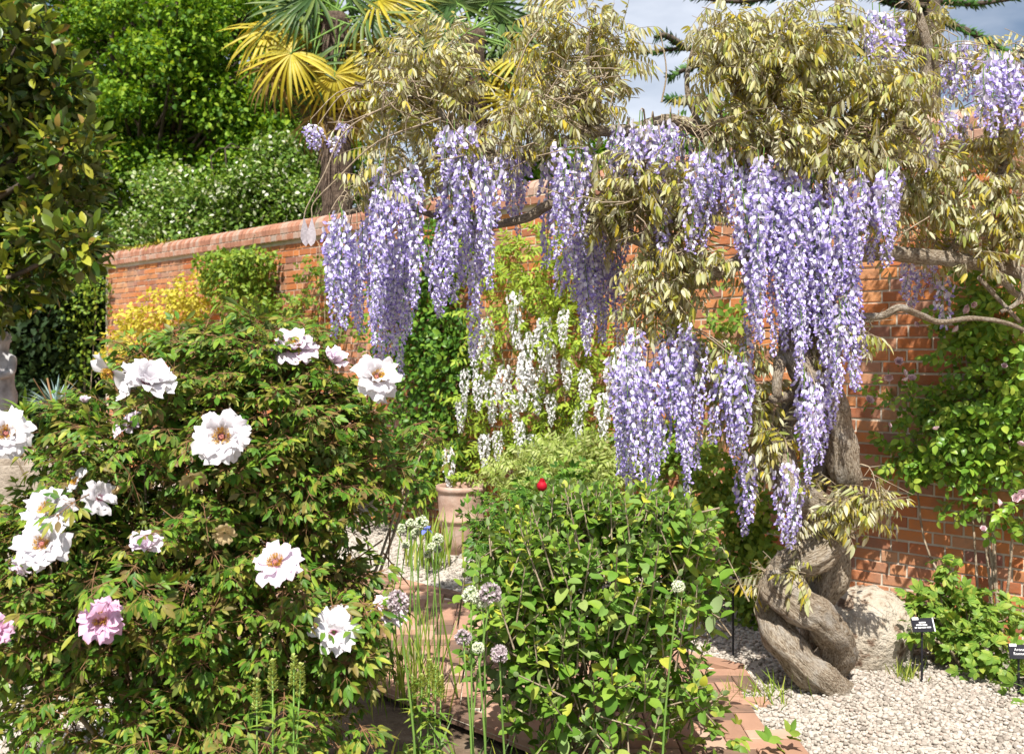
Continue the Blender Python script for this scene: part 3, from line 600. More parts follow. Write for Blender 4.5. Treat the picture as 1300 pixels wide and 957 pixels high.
    for x0, x1, t0, t1, l0, l1, n, Y in groups:
        n = max(2, int(round(n * .86)))
        for k in range(n):
            yy = Y + N() * .12; p = at(x0 + (x1 - x0) * (k + U(.15, .85)) / n, U(t0 - 6, t1 + 10), yy); L = U(l0 * .8, l1 * 1.08) * yy / F
            i = int(np.argmin([abs(L - q) for q in RL])); s = L / RL[i]
            d = nz(np.array([N() * .06, N() * .06, 1.0])); a = U(0, 6.28); Mx = np.eye(4); Mx[:3, :3] = frame((0, 0, 0), nz(np.cross(d, [math.cos(a), math.sin(a), 0])), d)[:3, :3]
            q = min(max(s, .8), 1.25); Mx[:3, 0] *= q; Mx[:3, 1] *= q; Mx[:3, 2] *= s; Mx[:3, 3] = p
            obj("raceme", rm[i][rng.integers(3)], root, Mx)
            t = p + d * .05 * s; b = nodes[np.argmin(np.linalg.norm(nodes - t, axis=1) + .6 * np.maximum(0, t[2] - nodes[:, 2]))]; tw.append(tube([b, (b + t) / 2 + [0, 0, .05], t], [.004, .003, .0025], 4, caps=False, sub=3))
    # the long whippy shoots on the left, two of them ending in pods
    for l in ([(560, 150), (480, 180), (425, 230), (398, 258), (396, 276)], [(500, 130), (440, 165), (412, 220), (390, 262), (386, 276)], [(495, 160), (490, 190), (486, 235)], [(690, 30), (668, 60), (655, 95)], [(840, 130), (846, 90), (838, 40)], [(1125, 330), (1142, 300), (1180, 275)]):
        tw.append(tube(P(l, 5.0), np.linspace(.005, .003, len(l)), 5, caps=False, sub=5))
    obj("twigs", mesh("twigs", join(tw), M['twig']), root, None, 'stuff')
    for px, a in ((386, .05), (396, -.04)):
        g = blade(.155, .048, .68, .12, .03, 8); h = Geo(g.V * [1, 1, -1] - [0, 0, .004], lo=g.lo, sz=g.sz); o = obj("seed_pod", mesh("seed_pod", join([g, h]), M['pod']), root, frame(at(px, 274, 5.0), nz([a, .05, -1]), nz([.3 + a * 8, -1, 0])))
        o['label'] = "flat grey velvety seed pod"
build_wisteria()

# ------------------------------------------------------------------ tree peony
def petal_geo(seed, n=10):
    r = np.random.default_rng(seed); V = []; ph = r.uniform(0, 6.28, 3)
    us = np.linspace(-1, 1, n); vs = np.linspace(0, 1, n)
    for v in vs:
        hw = .10 + .48 * math.sin(min(1, v * 1.12) * 1.65) ** 1.1
        for u in us:
            edge = v ** 3; y = v * (1 - .13 * u * u * v) + edge * (.06 * math.sin(u * 7 + ph[0]) + .05 * math.sin(u * 14 + ph[1])) - (.14 * edge if abs(u) < .15 else 0)
            z = .16 * v * v + .20 * hw * u * u + edge * (.09 * math.sin(u * 6 + ph[2]) + .05 * math.sin(u * 12 + ph[1])) - .26 * v ** 4
            V.append((u * hw + edge * .02 * r.normal(), y, z))
    return Geo(V, [(j * n + i, j * n + i + 1, (j + 1) * n + i + 1, (j + 1) * n + i) for j in range(n - 1) for i in range(n - 1)])
PG = [petal_geo(i) for i in range(5)]
PM = {k: [mesh("petal", g, M[k]) for g in PG] for k in ('pwhite', 'ppink', 'pblush', 'wilt')}
def stamens_geo():
    r = np.random.default_rng(5); gs = []
    for i in range(150):
        a = r.uniform(0, 6.28); t = r.uniform(.5, 1.15); p = np.array([.15 * math.cos(a), .15 * math.sin(a), .02]); q = np.array([.28 * t * math.cos(a), .28 * t * math.sin(a), .20 + .12 * r.uniform()])
        gs.append(tube([p, q], [.006, .005], 3, caps=False)); gs.append(blade(.09, .045, .5, .4, 0, 3).x(frame(q, nz(q + [0, 0, .1] + r.normal(size=3) * .1), nz(r.normal(size=3)))))
    return join(gs)
SG = stamens_geo(); CG = join([ball(.06, 8, 5).x(np.array([[1, 0, 0, .05 * math.cos(a)], [0, 1, 0, .05 * math.sin(a)], [0, 0, 1.8, .12], [0, 0, 0, 1]])) for a in np.arange(5) * 1.257])
SM = mesh("stamens", join([SG, CG.mat(1)]), [M['stamen'], M['carpel']])
calyx = join([lathe([(.004, -.06), (.05, -.05), (.11, -.01), (.12, .03), (.09, .05)], 10)] + [blade(.30, .18, .45, .3, -.25, 4).x(frame((0, 0, -.02), nz([math.cos(a), math.sin(a), .1]), UP)) for a in np.arange(5) * 1.257])
CM = mesh("flower", calyx, M['greenstem'])
def peony_flower(root, c, R, axis, col='pwhite', openness=1.0, rings=(7, 6, 5), missing=0, stamens=True):
    axis = nz(axis); u = nz(np.cross(axis, UP + [.01, .02, 0])); B = np.eye(4); B[:3, 0] = u * R; B[:3, 1] = np.cross(axis, u) * R; B[:3, 2] = axis * R; B[:3, 3] = c
    fl = obj("flower", CM, root, B); v = np.cross(axis, u)
    for ri, n in enumerate(rings):
        a0 = U(0, 6.28)
        for i in range(n):
            if U() < missing: continue
            a = a0 + i * 6.283 / n + N() * .2; tilt = math.radians({0: 4, 1: 22, 2: 46}[ri] + (1 - openness) * 45 + N() * 14)
            rd = math.cos(a) * u + math.sin(a) * v; d = rd * math.cos(tilt) + axis * math.sin(tilt); nr = -rd * math.sin(tilt) + axis * math.cos(tilt)
            obj("petal", PM[col][rng.integers(5)], fl, frame(c + rd * .06 * R, nz(d + N(size=3) * .05), nr, R * (1.0, .84, .62)[ri] * U(.9, 1.1)))
    if stamens: obj("stamens", SM, fl, B)
    return fl
def build_peony():
    cx = at(225, 640, 3.75); base = np.array([cx[0], 3.75, -.03])
    root = thing("tree_peony", "large tree peony bush with big white flowers and bronze tinged leaves", "peony", base)
    # leaf masses, blobs in metres about the bush
    bl = [((215, 640, 3.75), (.62, .5, .52), 420), ((330, 560, 3.75), (.42, .40, .36), 250), ((330, 450, 3.8), (.27, .28, .15), 110), ((220, 470, 3.9), (.22, .25, .16), 70), ((120, 655, 3.75), (.26, .3, .2), 100), ((60, 760, 3.7), (.42, .42, .32), 220),
          ((300, 780, 3.6), (.50, .42, .36), 280), ((408, 620, 3.7), (.18, .26, .28), 90), ((430, 530, 3.75), (.16, .2, .11), 40), ((440, 780, 3.6), (.16, .25, .25), 70), ((140, 900, 3.5), (.5, .4, .2), 120), ((15, 710, 3.7), (.25, .3, .18), 60), ((320, 900, 3.5), (.42, .35, .2), 110), ((535, 560, 3.9), (.10, .12, .07), 7), ((80, 520, 3.8), (.10, .1, .05), 10), ((475, 600, 3.8), (.11, .16, .13), 18)]
    pos, out = [], []
    for i, (c, r, n) in enumerate(bl):
        p, o = blob(at(*c), r, int(n * 1.38), .5, 50 + i, amp=.3, zmin=.03); pos.append(p); out.append(o)
    pos, out = np.concatenate(pos), np.concatenate(out)
    d = nz(out * [1, 1, .5] + N(size=out.shape) * .5 + [0, -.25, .05]); nr = lean(out, .75, .5, .35, SUN * .3)
    Ms = frames(pos - d * .10, d, nr, U(.55, .92, len(pos)))
    leaves(root, [peony_leaf(i) for i in range(6)], split(Ms, 6), [M['pleaf'], M['redstem']], 300)
    sg = []
    tips = [(282, 555, 3.28), (185, 500, 3.5), (375, 455, 3.75), (475, 495, 3.6), (60, 690, 3.25), (128, 800, 3.2), (350, 730, 3.25), (424, 470, 3.7), (230, 430, 3.9), (330, 410, 3.85), (100, 540, 3.7), (10, 560, 3.6), (450, 640, 3.6), (520, 600, 3.8), (540, 560, 3.9), (300, 480, 3.8), (185, 710, 3.3), (450, 780, 3.4), (60, 480, 3.8), (490, 770, 3.6)]
    for i, (a, b, Y) in enumerate(tips):
        t = at(a, b, Y + .22); s = base + np.array([N() * .15, N() * .12, 0]); m = s * .45 + t * .55 + np.array([(t - s)[0] * .15, 0, -.08]) + N(size=3) * .03; k = s * .8 + t * .2 + N(size=3) * .02
        obj("stem", mesh("stem", tube([s, k, m, t], [.016, .013, .008, .0035], 7, .12, 15, True, 6, i), M['twig'] if i % 3 else M['redstem']), root)
        for _ in range(4):
            q = m + (t - m) * U(.1, .9); e = q + nz(N(size=3) + [0, -.3, .3]) * U(.1, .25); sg.append(tube([q, e], [.004, .002], 4, caps=False))
    obj("shoots", mesh("shoots", join(sg), M['redstem']), root, None, 'stuff')
    fw = lambda px, py, Y: at(px, py, Y)
    T = -SUN * 0 + np.array([0, -1.0, .25])
    px2m = lambda d, Y: d / 2 * Y / F
    specs = [(282, 555, 3.22, 68, (.15, -1, .18), 'pwhite', 1.0, (6, 6, 5), 0, True), (186, 486, 3.42, 58, (.5, -.55, .75), 'pwhite', .45, (6, 6, 4), 0, False), (140, 472, 3.5, 50, (-.3, -.7, -.4), 'pwhite', .7, (5, 3, 0), .35, True), (372, 444, 3.7, 56, (.1, -.55, .8), 'pblush', .8, (6, 5, 3), 0, True), (424, 461, 3.65, 34, (.3, -.5, .9), 'pblush', .05, (5, 5, 3), 0, False),
             (476, 480, 3.52, 58, (.5, -.75, .45), 'pwhite', .75, (6, 5, 4), .05, True), (62, 648, 3.2, 56, (-.2, -.95, .45), 'pwhite', .9, (6, 6, 3), 0, True), (55, 692, 3.12, 64, (.0, -.9, .5), 'pwhite', .9, (7, 6, 3), 0, True), (184, 696, 3.2, 38, (.2, -.6, .9), 'pblush', .1, (5, 4, 3), 0, False), (129, 788, 3.12, 54, (.1, -.85, .5), 'ppink', .85, (7, 6, 4), 0, True),
             (350, 716, 3.2, 58, (0, -.75, .8), 'pblush', .85, (6, 4, 0), .15, True), (8, 551, 3.5, 60, (.4, -.9, .3), 'pwhite', .9, (6, 5, 3), .1, True), (125, 632, 3.35, 44, (.6, -.4, .3), 'pwhite', .6, (5, 4, 3), .1, False), (98, 613, 3.4, 34, (-.3, -.5, .5), 'pwhite', .7, (5, 3, 0), .1, True), (107, 511, 3.6, 17, (.1, -.3, 1), 'pblush', -.25, (4, 4, 3), 0, False),
             (490, 778, 3.55, 46, (.2, -.5, .9), 'pblush', .8, (6, 4, 0), 0, False), (424, 802, 3.3, 56, (.2, -.6, .3), 'pwhite', .7, (6, 5, 3), .1, False), (462, 634, 3.9, 44, (.3, -.8, -.1), 'pwhite', .9, (5, 4, 0), .1, False), (163, 541, 3.6, 40, (-.2, -.6, .7), 'pblush', .8, (5, 4, 0), .2, False), (26, 718, 3.25, 30, (-.4, -.5, -.6), 'pblush', .6, (5, 3, 0), .2, False), (-4, 800, 3.2, 40, (.3, -.9, .3), 'ppink', .7, (5, 4, 3), 0, False),
             (243, 604, 3.3, 30, (.3, -.6, -.6), 'wilt', .2, (4, 3, 0), .2, False), (285, 676, 3.25, 26, (.2, -.7, -.3), 'wilt', .4, (4, 3, 0), .2, False), (150, 615, 3.35, 24, (.5, -.3, -.8), 'wilt', .1, (4, 2, 0), .1, False), (430, 790, 3.4, 50, (-.4, -.6, .5), 'pwhite', .8, (5, 4, 0), .2, False), (330, 452, 3.9, 34, (0, -.5, .8), 'pblush', .7, (5, 4, 0), .2, False), (172, 495, 3.44, 40, (-.6, -.6, .4), 'pwhite', .5, (5, 4, 0), .2, False)]
    lab = {'ppink': 'rose pink flower with yellow centre', 'wilt': 'withered papery brown flower head'}
    for px, py, Y, dm, ax, col, op, rings, ms, stm in specs:
        c = fw(px, py, Y); R = px2m(dm, Y) * (1.04 if op > .5 else 1.15); f = peony_flower(root, c, R, np.array(ax, float), col, op, rings, ms, stm)
        if col in lab: f['label'] = lab[col]
        a = nz(np.array(ax, float)); e = c - a * .10 + np.array([0, .20, -.10]); sgm = tube([c - a * R * .05, c - a * .05 + [0, .03, -.01], e, e + [0, .12, -.12]], [.004, .004, .005, .006], 6, caps=False, sub=4)
        obj("flower_stalk", mesh("flower_stalk", sgm, M['greenstem']), root)
build_peony()

# ------------------------------------------------------------------ sage bush in the middle
def build_sage():
    base = at(745, 900, 4.15); base[2] = -.03
    root = thing("sage_bush", "rounded sage bush with broad felted yellow green leaves beside the path", "shrub", base)
    P_ = [blade(.085 * s, .052 * s, .42, f, c, 6, 0, .62) for s, f, c in ((1, .25, .2), (.9, .45, .1), (1.1, .15, .3), (.8, .35, -.05))]
    pos, d, nr, sc_ = [], [], [], []; st = []
    shoots = []
    for i, (c, r, n) in enumerate([((745, 740, 4.15), (.48, .42, .42), 150), ((690, 700, 4.1), (.28, .3, .2), 48), ((830, 670, 4.2), (.28, .28, .2), 66), ((890, 720, 4.3), (.14, .2, .25), 34), ((640, 780, 4.05), (.2, .3, .3), 34), ((850, 800, 4.1), (.2, .3, .3), 40), ((740, 850, 4.0), (.46, .34, .3), 90), ((650, 675, 4.3), (.10, .12, .10), 10), ((735, 640, 4.3), (.25, .22, .10), 40), ((840, 635, 4.3), (.16, .18, .08), 20)]):
        p, o = blob(at(*c), r, int(n * 1.35), .5, 80 + i, amp=.4, zmin=.0); shoots += list(zip(p, o))
    for p, o in shoots:
        ax = nz(o * .55 + UP * .85 + N(size=3) * .3); L = U(.10, .2); a0 = U(0, 6.28); e1 = nz(np.cross(ax, [.3, .9, .1])); e2 = np.cross(ax, e1)
        st.append(tube([p - ax * L * 1.4, p + ax * .02], [.004, .0025], 4, caps=False))
        for k in range(5):
            t = 1 - k / 5; a = a0 + k * 1.571 + N() * .15; s = (.45 + .6 * (1 - t)) * U(.85, 1.15)
            for sg in (0, math.pi):
                rd = math.cos(a + sg) * e1 + math.sin(a + sg) * e2; op = .15 + .95 * (1 - t)
                pos.append(p - ax * L * (1 - t) + rd * .006); dd = nz(rd * min(1, op + .1) + ax * (1.05 - op) - UP * .25 * (1 - t) + N(size=3) * .12); d.append(dd); nr.append(nz(ax + N(size=3) * .2 - rd * .3 + UP * .3)); sc_.append(s * .94)
    Ms = frames(np.array(pos), np.array(d), np.array(nr), np.array(sc_))
    leaves(root, P_, split(Ms, 4), M['sage'], 300)
    for k in range(9):
        t = at(U(620, 880), U(700, 850), 4.15 + N() * .1); b = base + [N() * .08, N() * .08, 0]; st.append(tube([b, (b + t) / 2 + N(size=3) * .05, t], [.012, .008, .004], 6, .1, 10, False, 4))
    obj("stems", mesh("stems", join(st), M['twig']), root, None, 'stuff')
build_sage()

# ------------------------------------------------------------------ plants on and against the wall
def climber(name, label, cat, blobs, protos, mats, nparts=0, size=(.8, 1.15), depth=.16, off_=.14, seed=0, stems=6, base=None, droop=.15, stemmat='twig', dirn=None):
    pos, out = [], []
    for i, (px, py, rx, ry, n) in enumerate(blobs):
        p, o = wblob(px, py, rx, ry, n, depth, off_, seed + i); pos.append(p); out.append(o)
    ctr = [wallpt(b[0], b[1], off_ * .6) for b in blobs]
    pos, out = np.concatenate(pos), np.concatenate(out); b0 = wallpt(*(base if base else (blobs[0][0], 800)), .12); b0[2] = -.02
    root = thing(name, label, cat, b0)
    d = nz(out * .5 + N(size=out.shape) * .6 - UP * droop + WN * .2); nr = lean(out, .35, .5, .3, WN * .7)
    leaves(root, protos, split(frames(pos, d, nr, U(*size, len(pos))), len(protos)), mats, nparts)
    for i in range(stems):
        t = ctr[i % len(ctr)] + WD * N() * .12 + UP * N() * .12; m = (b0 + t) / 2 + WD * N() * .08
        obj("stem", mesh("stem", tube([b0 + WD * N() * .04, m, t, t + UP * U(.05, .25) + WD * N() * .1], [.009, .007, .005, .002], 6, .12, 10, False, 5, i), M[stemmat]), root)
    return root
simple = [blade(.06 * s, .036 * s, .45, .25, .2, 4) for s in (.9, 1, 1.15)]
rosel = [pinnate(i, 2, .09, .05, .03) for i in range(4)]
greenw = [wisteria_leaf(40 + i, True) for i in range(5)]
wroot = climber("white_wisteria", "light green wisteria with white racemes trained flat on brick wall", "wisteria", [(665, 340, 60, 45, 70), (720, 330, 40, 45, 40), (640, 420, 55, 45, 66), (700, 400, 45, 40, 54), (735, 430, 35, 35, 30), (640, 520, 70, 35, 80), (700, 540, 60, 35, 70), (760, 540, 40, 40, 50), (600, 590, 45, 30, 46), (770, 470, 30, 30, 16), (590, 540, 30, 40, 22), (600, 320, 30, 40, 24), (650, 610, 45, 18, 20)],
                greenw, [M['wleafg'], M['greenstem']], 220, (.8, 1.2), .2, .2, 200, 9, (670, 700))
wr = [mesh("raceme", raceme(.34, 900 + i, 290, .055), [M['wstd'], M['wwing'], M['greenstem']]) for i in range(4)]
for px, py, ln in [(655, 372, 70), (618, 405, 66), (668, 425, 64), (690, 405, 66), (603, 425, 50), (640, 465, 66), (607, 475, 46), (625, 482, 56), (665, 455, 66), (682, 470, 56), (700, 440, 46), (743, 470, 50), (766, 500, 58), (776, 455, 56), (570, 570, 48), (615, 552, 44), (632, 548, 40), (660, 535, 44), (676, 552, 34), (584, 636, 24), (603, 640, 26), (788, 440, 60), (715, 395, 46), (805, 420, 70), (815, 470, 60), (745, 395, 50), (655, 500, 40), (720, 455, 40), (590, 470, 40), (585, 505, 44), (735, 520, 44), (700, 500, 40)]:
    p = wallpt(px, py, .42 + N() * .05); s = ln * p[1] / F / .34; Mx = np.eye(4); q = min(max(s, .8), 1.15); a = U(0, 6.28)
    Mx[:3, :3] = np.array([[math.cos(a) * q, -math.sin(a) * q, 0], [math.sin(a) * q, math.cos(a) * q, 0], [0, 0, s]]); Mx[:3, 3] = p; obj("raceme", wr[rng.integers(4)], wroot, Mx)
climber("dark_climber", "dense dark green climber column left of the white wisteria", "climber", [(515, 400, 60, 90, 1500), (545, 330, 40, 60, 700), (540, 480, 60, 70, 1400), (530, 570, 60, 60, 1300), (560, 440, 40, 60, 700), (500, 620, 45, 40, 600), (575, 300, 25, 30, 250)], [g.x(np.diag([.95, .95, .95, 1])) for g in simple], M['darkclimb'], 0, (.8, 1.25), .3, .26, 220, 5, (530, 700))
climber("wall_shrub", "clipped mid green evergreen shrub hugging the wall under the coping", "shrub", [(300, 350, 38, 34, 1300), (315, 385, 26, 26, 600), (280, 335, 22, 18, 350), (322, 330, 18, 14, 250)], simple, M['midclimb'], 0, (.9, 1.3), .3, .3, 230, 5, (305, 640))
climber("golden_shrub", "bright golden leaved shrub growing next to clipped wall shrub", "shrub", [(245, 375, 24, 26, 420), (232, 395, 20, 20, 300), (180, 405, 26, 20, 420), (165, 435, 26, 26, 420), (205, 375, 18, 8, 100), (150, 460, 20, 24, 300)], simple, M['yellow'], 0, (.9, 1.3), .25, .3, 240, 6, (200, 640))
climber("ivy_shrub", "mid green ivy growth covering the far end of wall", "ivy", [(110, 385, 26, 40, 900), (95, 440, 26, 50, 900), (125, 360, 14, 24, 260), (70, 420, 20, 60, 700), (85, 480, 30, 24, 400)], simple, M['midclimb'], 0, (.9, 1.4), .4, .1, 250, 6, (110, 560))
climber("young_climber", "sparse fresh green climber with bare stems on sunlit bricks", "climber", [(400, 345, 18, 14, 26), (385, 385, 22, 18, 34), (360, 395, 18, 14, 26), (420, 365, 20, 22, 34), (425, 410, 20, 18, 26), (430, 335, 16, 16, 22), (395, 420, 16, 10, 14)], rosel, [M['currant'], M['greenstem']], 120, (.9, 1.4), .10, .12, 260, 8, (400, 560))
rr = climber("climbing_rose", "glossy green climbing rose with small pale pink blooms on brick wall", "rose", [(1250, 470, 55, 60, 140), (1200, 540, 55, 45, 115), (1270, 540, 45, 50, 130), (1225, 410, 45, 35, 50), (1270, 400, 40, 50, 80), (1145, 580, 35, 22, 44), (1250, 590, 60, 22, 80), (1175, 500, 24, 26, 24), (1240, 360, 40, 20, 34), (1130, 500, 16, 12, 10), (1195, 590, 60, 16, 60), (1285, 640, 30, 24, 26), (1220, 645, 30, 14, 14), (1330, 500, 40, 100, 90)],
             rosel, [M['rose'], M['greenstem']], 300, (.85, 1.2), .14, .16, 270, 7, (1260, 820))
rp = [mesh("bloom", join([blade(.03 * (1 - .12 * k), .03, .55, .5, -.35, 4, .1, .5).x(frame((0, 0, 0), nz([math.cos(a + k), math.sin(a + k), .35 + .5 * k]), nz([-math.cos(a + k) * (.3 + .4 * k), -math.sin(a + k) * (.3 + .4 * k), 1]))) for k in range(3) for a in np.arange(6) * 1.047] + [tube([(0, 0, 0), (.002, 0, -.06)], [.004, .002], 4).mat(1)]), [M['rosep'], M['greenstem']]) for _ in range(2)]
for px, py, s in [(1141, 460, 1), (1128, 477, 1.0), (1153, 472, .9), (1157, 482, 1.0), (1150, 484, .8), (1102, 509, 1.1), (1216, 420, 1), (1231, 394, 1.1), (1186, 368, 1), (1128, 540, .6), (1189, 546, .8), (1273, 638, .9), (1295, 626, 1.1), (1290, 632, .9), (1166, 410, .7), (1275, 465, .6), (1235, 386, .7), (1248, 672, .7), (1298, 560, .8)]:
    o_ = U(.34, .42); obj("bloom", rp[rng.integers(2)], rr, frame(wallpt(px, py, o_), nz([N(), N(), .4]), nz(WN + N(size=3) * .4 + UP * .3), s * 1.05))
climber("fern_leaf_shrub", "pale lime green feathery shrub at foot of white wisteria", "shrub", [(700, 590, 55, 28, 300), (745, 585, 45, 26, 240), (660, 600, 30, 18, 110), (780, 600, 25, 16, 90)], [pinnate(60 + i, 3, .11, .05, .016) for i in range(3)], [M['acer'], M['greenstem']], 150, (.8, 1.2), .3, .45, 280, 5, (720, 720))
climber("box_shrub", "small dense green shrub growing left of the wisteria trunk", "shrub", [(950, 720, 34, 55, 900), (940, 650, 30, 45, 650), (965, 770, 25, 30, 350), (910, 600, 40, 30, 420), (890, 640, 30, 40, 400)], [g.x(np.diag([.8, .8, .8, 1])) for g in simple], M['midclimb'], 0, (.8, 1.3), .24, .6, 290, 4, (945, 800))
climber("purple_stem_climber", "bright leaved climber glimpsed between hanging racemes above box shrub", "climber", [(880, 560, 40, 30, 60), (850, 590, 40, 25, 50), (820, 560, 30, 40, 40), (880, 400, 30, 40, 30), (930, 420, 30, 30, 30), (1000, 560, 40, 60, 60)], rosel, [M['currant'], M['greenstem']], 100, (.9, 1.4), .16, .12, 300, 3, (880, 780))

def bush(name, label, cat, base, blobs, protos, mats, nparts=0, size=(.8, 1.2), seed=0, stems=6, stemmat='twig', up=.6, drp=.1, toward=0.0, zmin=.0, group=None):
    pos, out = [], []
    for i, (px, py, Y, rx, dp, ry, n) in enumerate(blobs):
        p, o = blob(at(px, py, Y), (rx * Y / F, dp, ry * Y / F), n, .55, seed + i, amp=.3, zmin=zmin); pos.append(p); out.append(o)
    pos, out = np.concatenate(pos), np.concatenate(out); root = thing(name, label, cat, base, group)
    d = nz(out * .6 + N(size=out.shape) * .6 - UP * drp - np.array([0, toward, 0])); nr = lean(out, up, .5, .35, SUN * .3)
    leaves(root, protos, split(frames(pos, d, nr, U(*size, len(pos))), len(protos)), mats, nparts)
    base = np.asarray(base, float)
    for i in range(stems):
        b = blobs[i % len(blobs)]; t = at(b[0] + N() * b[3] * .3, b[1] + N() * b[5] * .3, b[2]); m = (base + t) / 2 + N(size=3) * .04
        obj("stem", mesh("stem", tube([base + N(size=3) * [.03, .03, 0], m, t], [.010, .007, .003], 6, .1, 10, False, 5, i), M[stemmat]), root)
    return root
# lower right: a young leafy shrub in front of the wall
def lobed(seed, s=.06):
    r = np.random.default_rng(seed); gs = [tube([(0, -s * .6, 0), (0, 0, 0)], [.0012, .001], 3, caps=False).mat(1)]
    for a, q in ((0, 1), (-.75, .8), (.75, .8), (-1.5, .5), (1.5, .5)): gs.append(blade(s * q, s * .48 * q, .5, .25, .2 + r.normal() * .05, 4).x(frame((0, 0, 0), nz([math.sin(a), math.cos(a), 0]), UP)))
    return join(gs)
c = at(1215, 835, 5.4); c[2] = -.02
bush("currant_shrub", "bright green lobed leaf shrub beside black plant label below rose", "shrub", c, [(1215, 790, 5.45, 55, .25, 40, 200), (1250, 830, 5.3, 55, .25, 35, 160), (1175, 770, 5.45, 30, .2, 25, 60), (1200, 725, 5.5, 18, .12, 22, 34), (1160, 800, 5.3, 22, .15, 14, 24), (1290, 860, 5.1, 40, .25, 40, 80), (1240, 770, 5.5, 40, .2, 25, 80), (1290, 780, 5.5, 20, .1, 25, 24)],
     [lobed(i, .065) for i in range(4)], [M['currant'], M['greenstem']], 260, (.75, 1.25), 310, 10, 'twig')
c = at(700, 800, 5.2); c[2] = -.02
rb = bush("red_peony_plant", "dark green leafy plant with red buds standing behind the sage bush", "peony", c, [(690, 650, 5.0, 45, .2, 25, 70), (660, 690, 5.0, 35, .2, 35, 70), (640, 660, 5.1, 25, .15, 20, 30), (720, 625, 5.2, 30, .15, 14, 30), (620, 680, 4.9, 22, .15, 18, 24)], [peony_leaf(30 + i).x(np.diag([.8, .8, .8, 1])) for i in range(3)], [M['darkclimb'], M['greenstem']], 140, (.7, 1.0), 320, 6, 'greenstem')
bud = join([ball(.02, 10, 6)] + [blade(.04, .03, .5, .5, -.5, 4).x(frame((0, 0, -.018), nz([math.cos(a), math.sin(a), 1.6]), nz([-math.cos(a), -math.sin(a), .6]))) for a in np.arange(5) * 1.257])
bm = mesh("bud", bud, M['red'])
for px, py, s in ((688, 617, 1.3), (683, 672, 1.0), (680, 681, .8)):
    p = at(px, py, 4.85); Mx = np.diag([s, s, s, 1.0]); Mx[:3, 3] = p; o = obj("bud", bm, rb, Mx); obj("bud_stalk", mesh("bud_stalk", tube([p, p + [.02, .02, -.12], c + [0, 0, .3]], [.003, .003, .004], 5, sub=4), M['greenstem']), rb)

# ------------------------------------------------------------------ boulder, pot, labels, statue, troughs
def rock(c, r, seed, squash=.5, n=40):
    g = ball(1, n, n // 2); d = nz(g.V); r2 = np.random.default_rng(seed); q = np.ones(len(d))
    for k in range(8):
        v = nz(r2.normal(size=3)); h = r2.uniform(.78, 1.0); q = np.minimum(q, np.where(d @ v > .05, h / np.maximum(d @ v, .05), 9))
    for f, a in ((3, .05), (7, .025), (15, .012), (28, .007)):
        w1, w2, w3 = r2.normal(size=(3, 3)) * f; q = q + a * np.sin(d @ w1 + 1) * np.cos(d @ w2) * np.sin(d @ w3 + 2) * 2
    return Geo(d * q[:, None] * np.asarray(r) + c, lo=g.lo, sz=g.sz)
bc = at(1100, 790, 5.55); bc[2] = .14
one("boulder", rock(bc, (.29, .26, .27), 12, n=64), M['boulder'], "large pale weathered boulder lying on gravel beside the wisteria trunk", "boulder", None, [bc[0], bc[1], 0])
def build_pot():
    p = at(586, 703, 8.55); p[2] = 0; root = thing("terracotta_pot", "weathered terracotta pot with moulded band standing against the wall", "pot", p)
    prof = [(.13, 0), (.145, .0), (.165, .12), (.185, .26), (.187, .275), (.203, .282), (.203, .302), (.19, .309), (.20, .42), (.205, .50), (.202, .53), (.218, .535), (.224, .555), (.218, .578), (.19, .58), (.185, .55), (.18, .47), (.001, .47)]
    obj("body", mesh("body", lathe(prof, 40, p), M['terracotta']), root)
    h = [p + np.array([.19, -.05, .44]), p + np.array([.245, -.07, .47]), p + np.array([.255, -.07, .40]), p + np.array([.195, -.05, .36])]; obj("handle", mesh("handle", tube(h, .02, 8, sub=5), M['terracotta']), root)
    e = np.array([p + np.array([-.06 + .022 * k, -.198 + .004 * abs(k), .33 + (.03 if k in (1, 3) else 0.018)]) for k in range(5)])
    obj("medallion", mesh("medallion", join([ball(.016, 8, 5).x(np.array([[1, 0, 0, q[0] + .03], [0, .6, 0, q[1] + .002], [0, 0, 1.3, q[2] + .02], [0, 0, 0, 1]])) for q in e]), M['terracotta']), root)
build_pot()
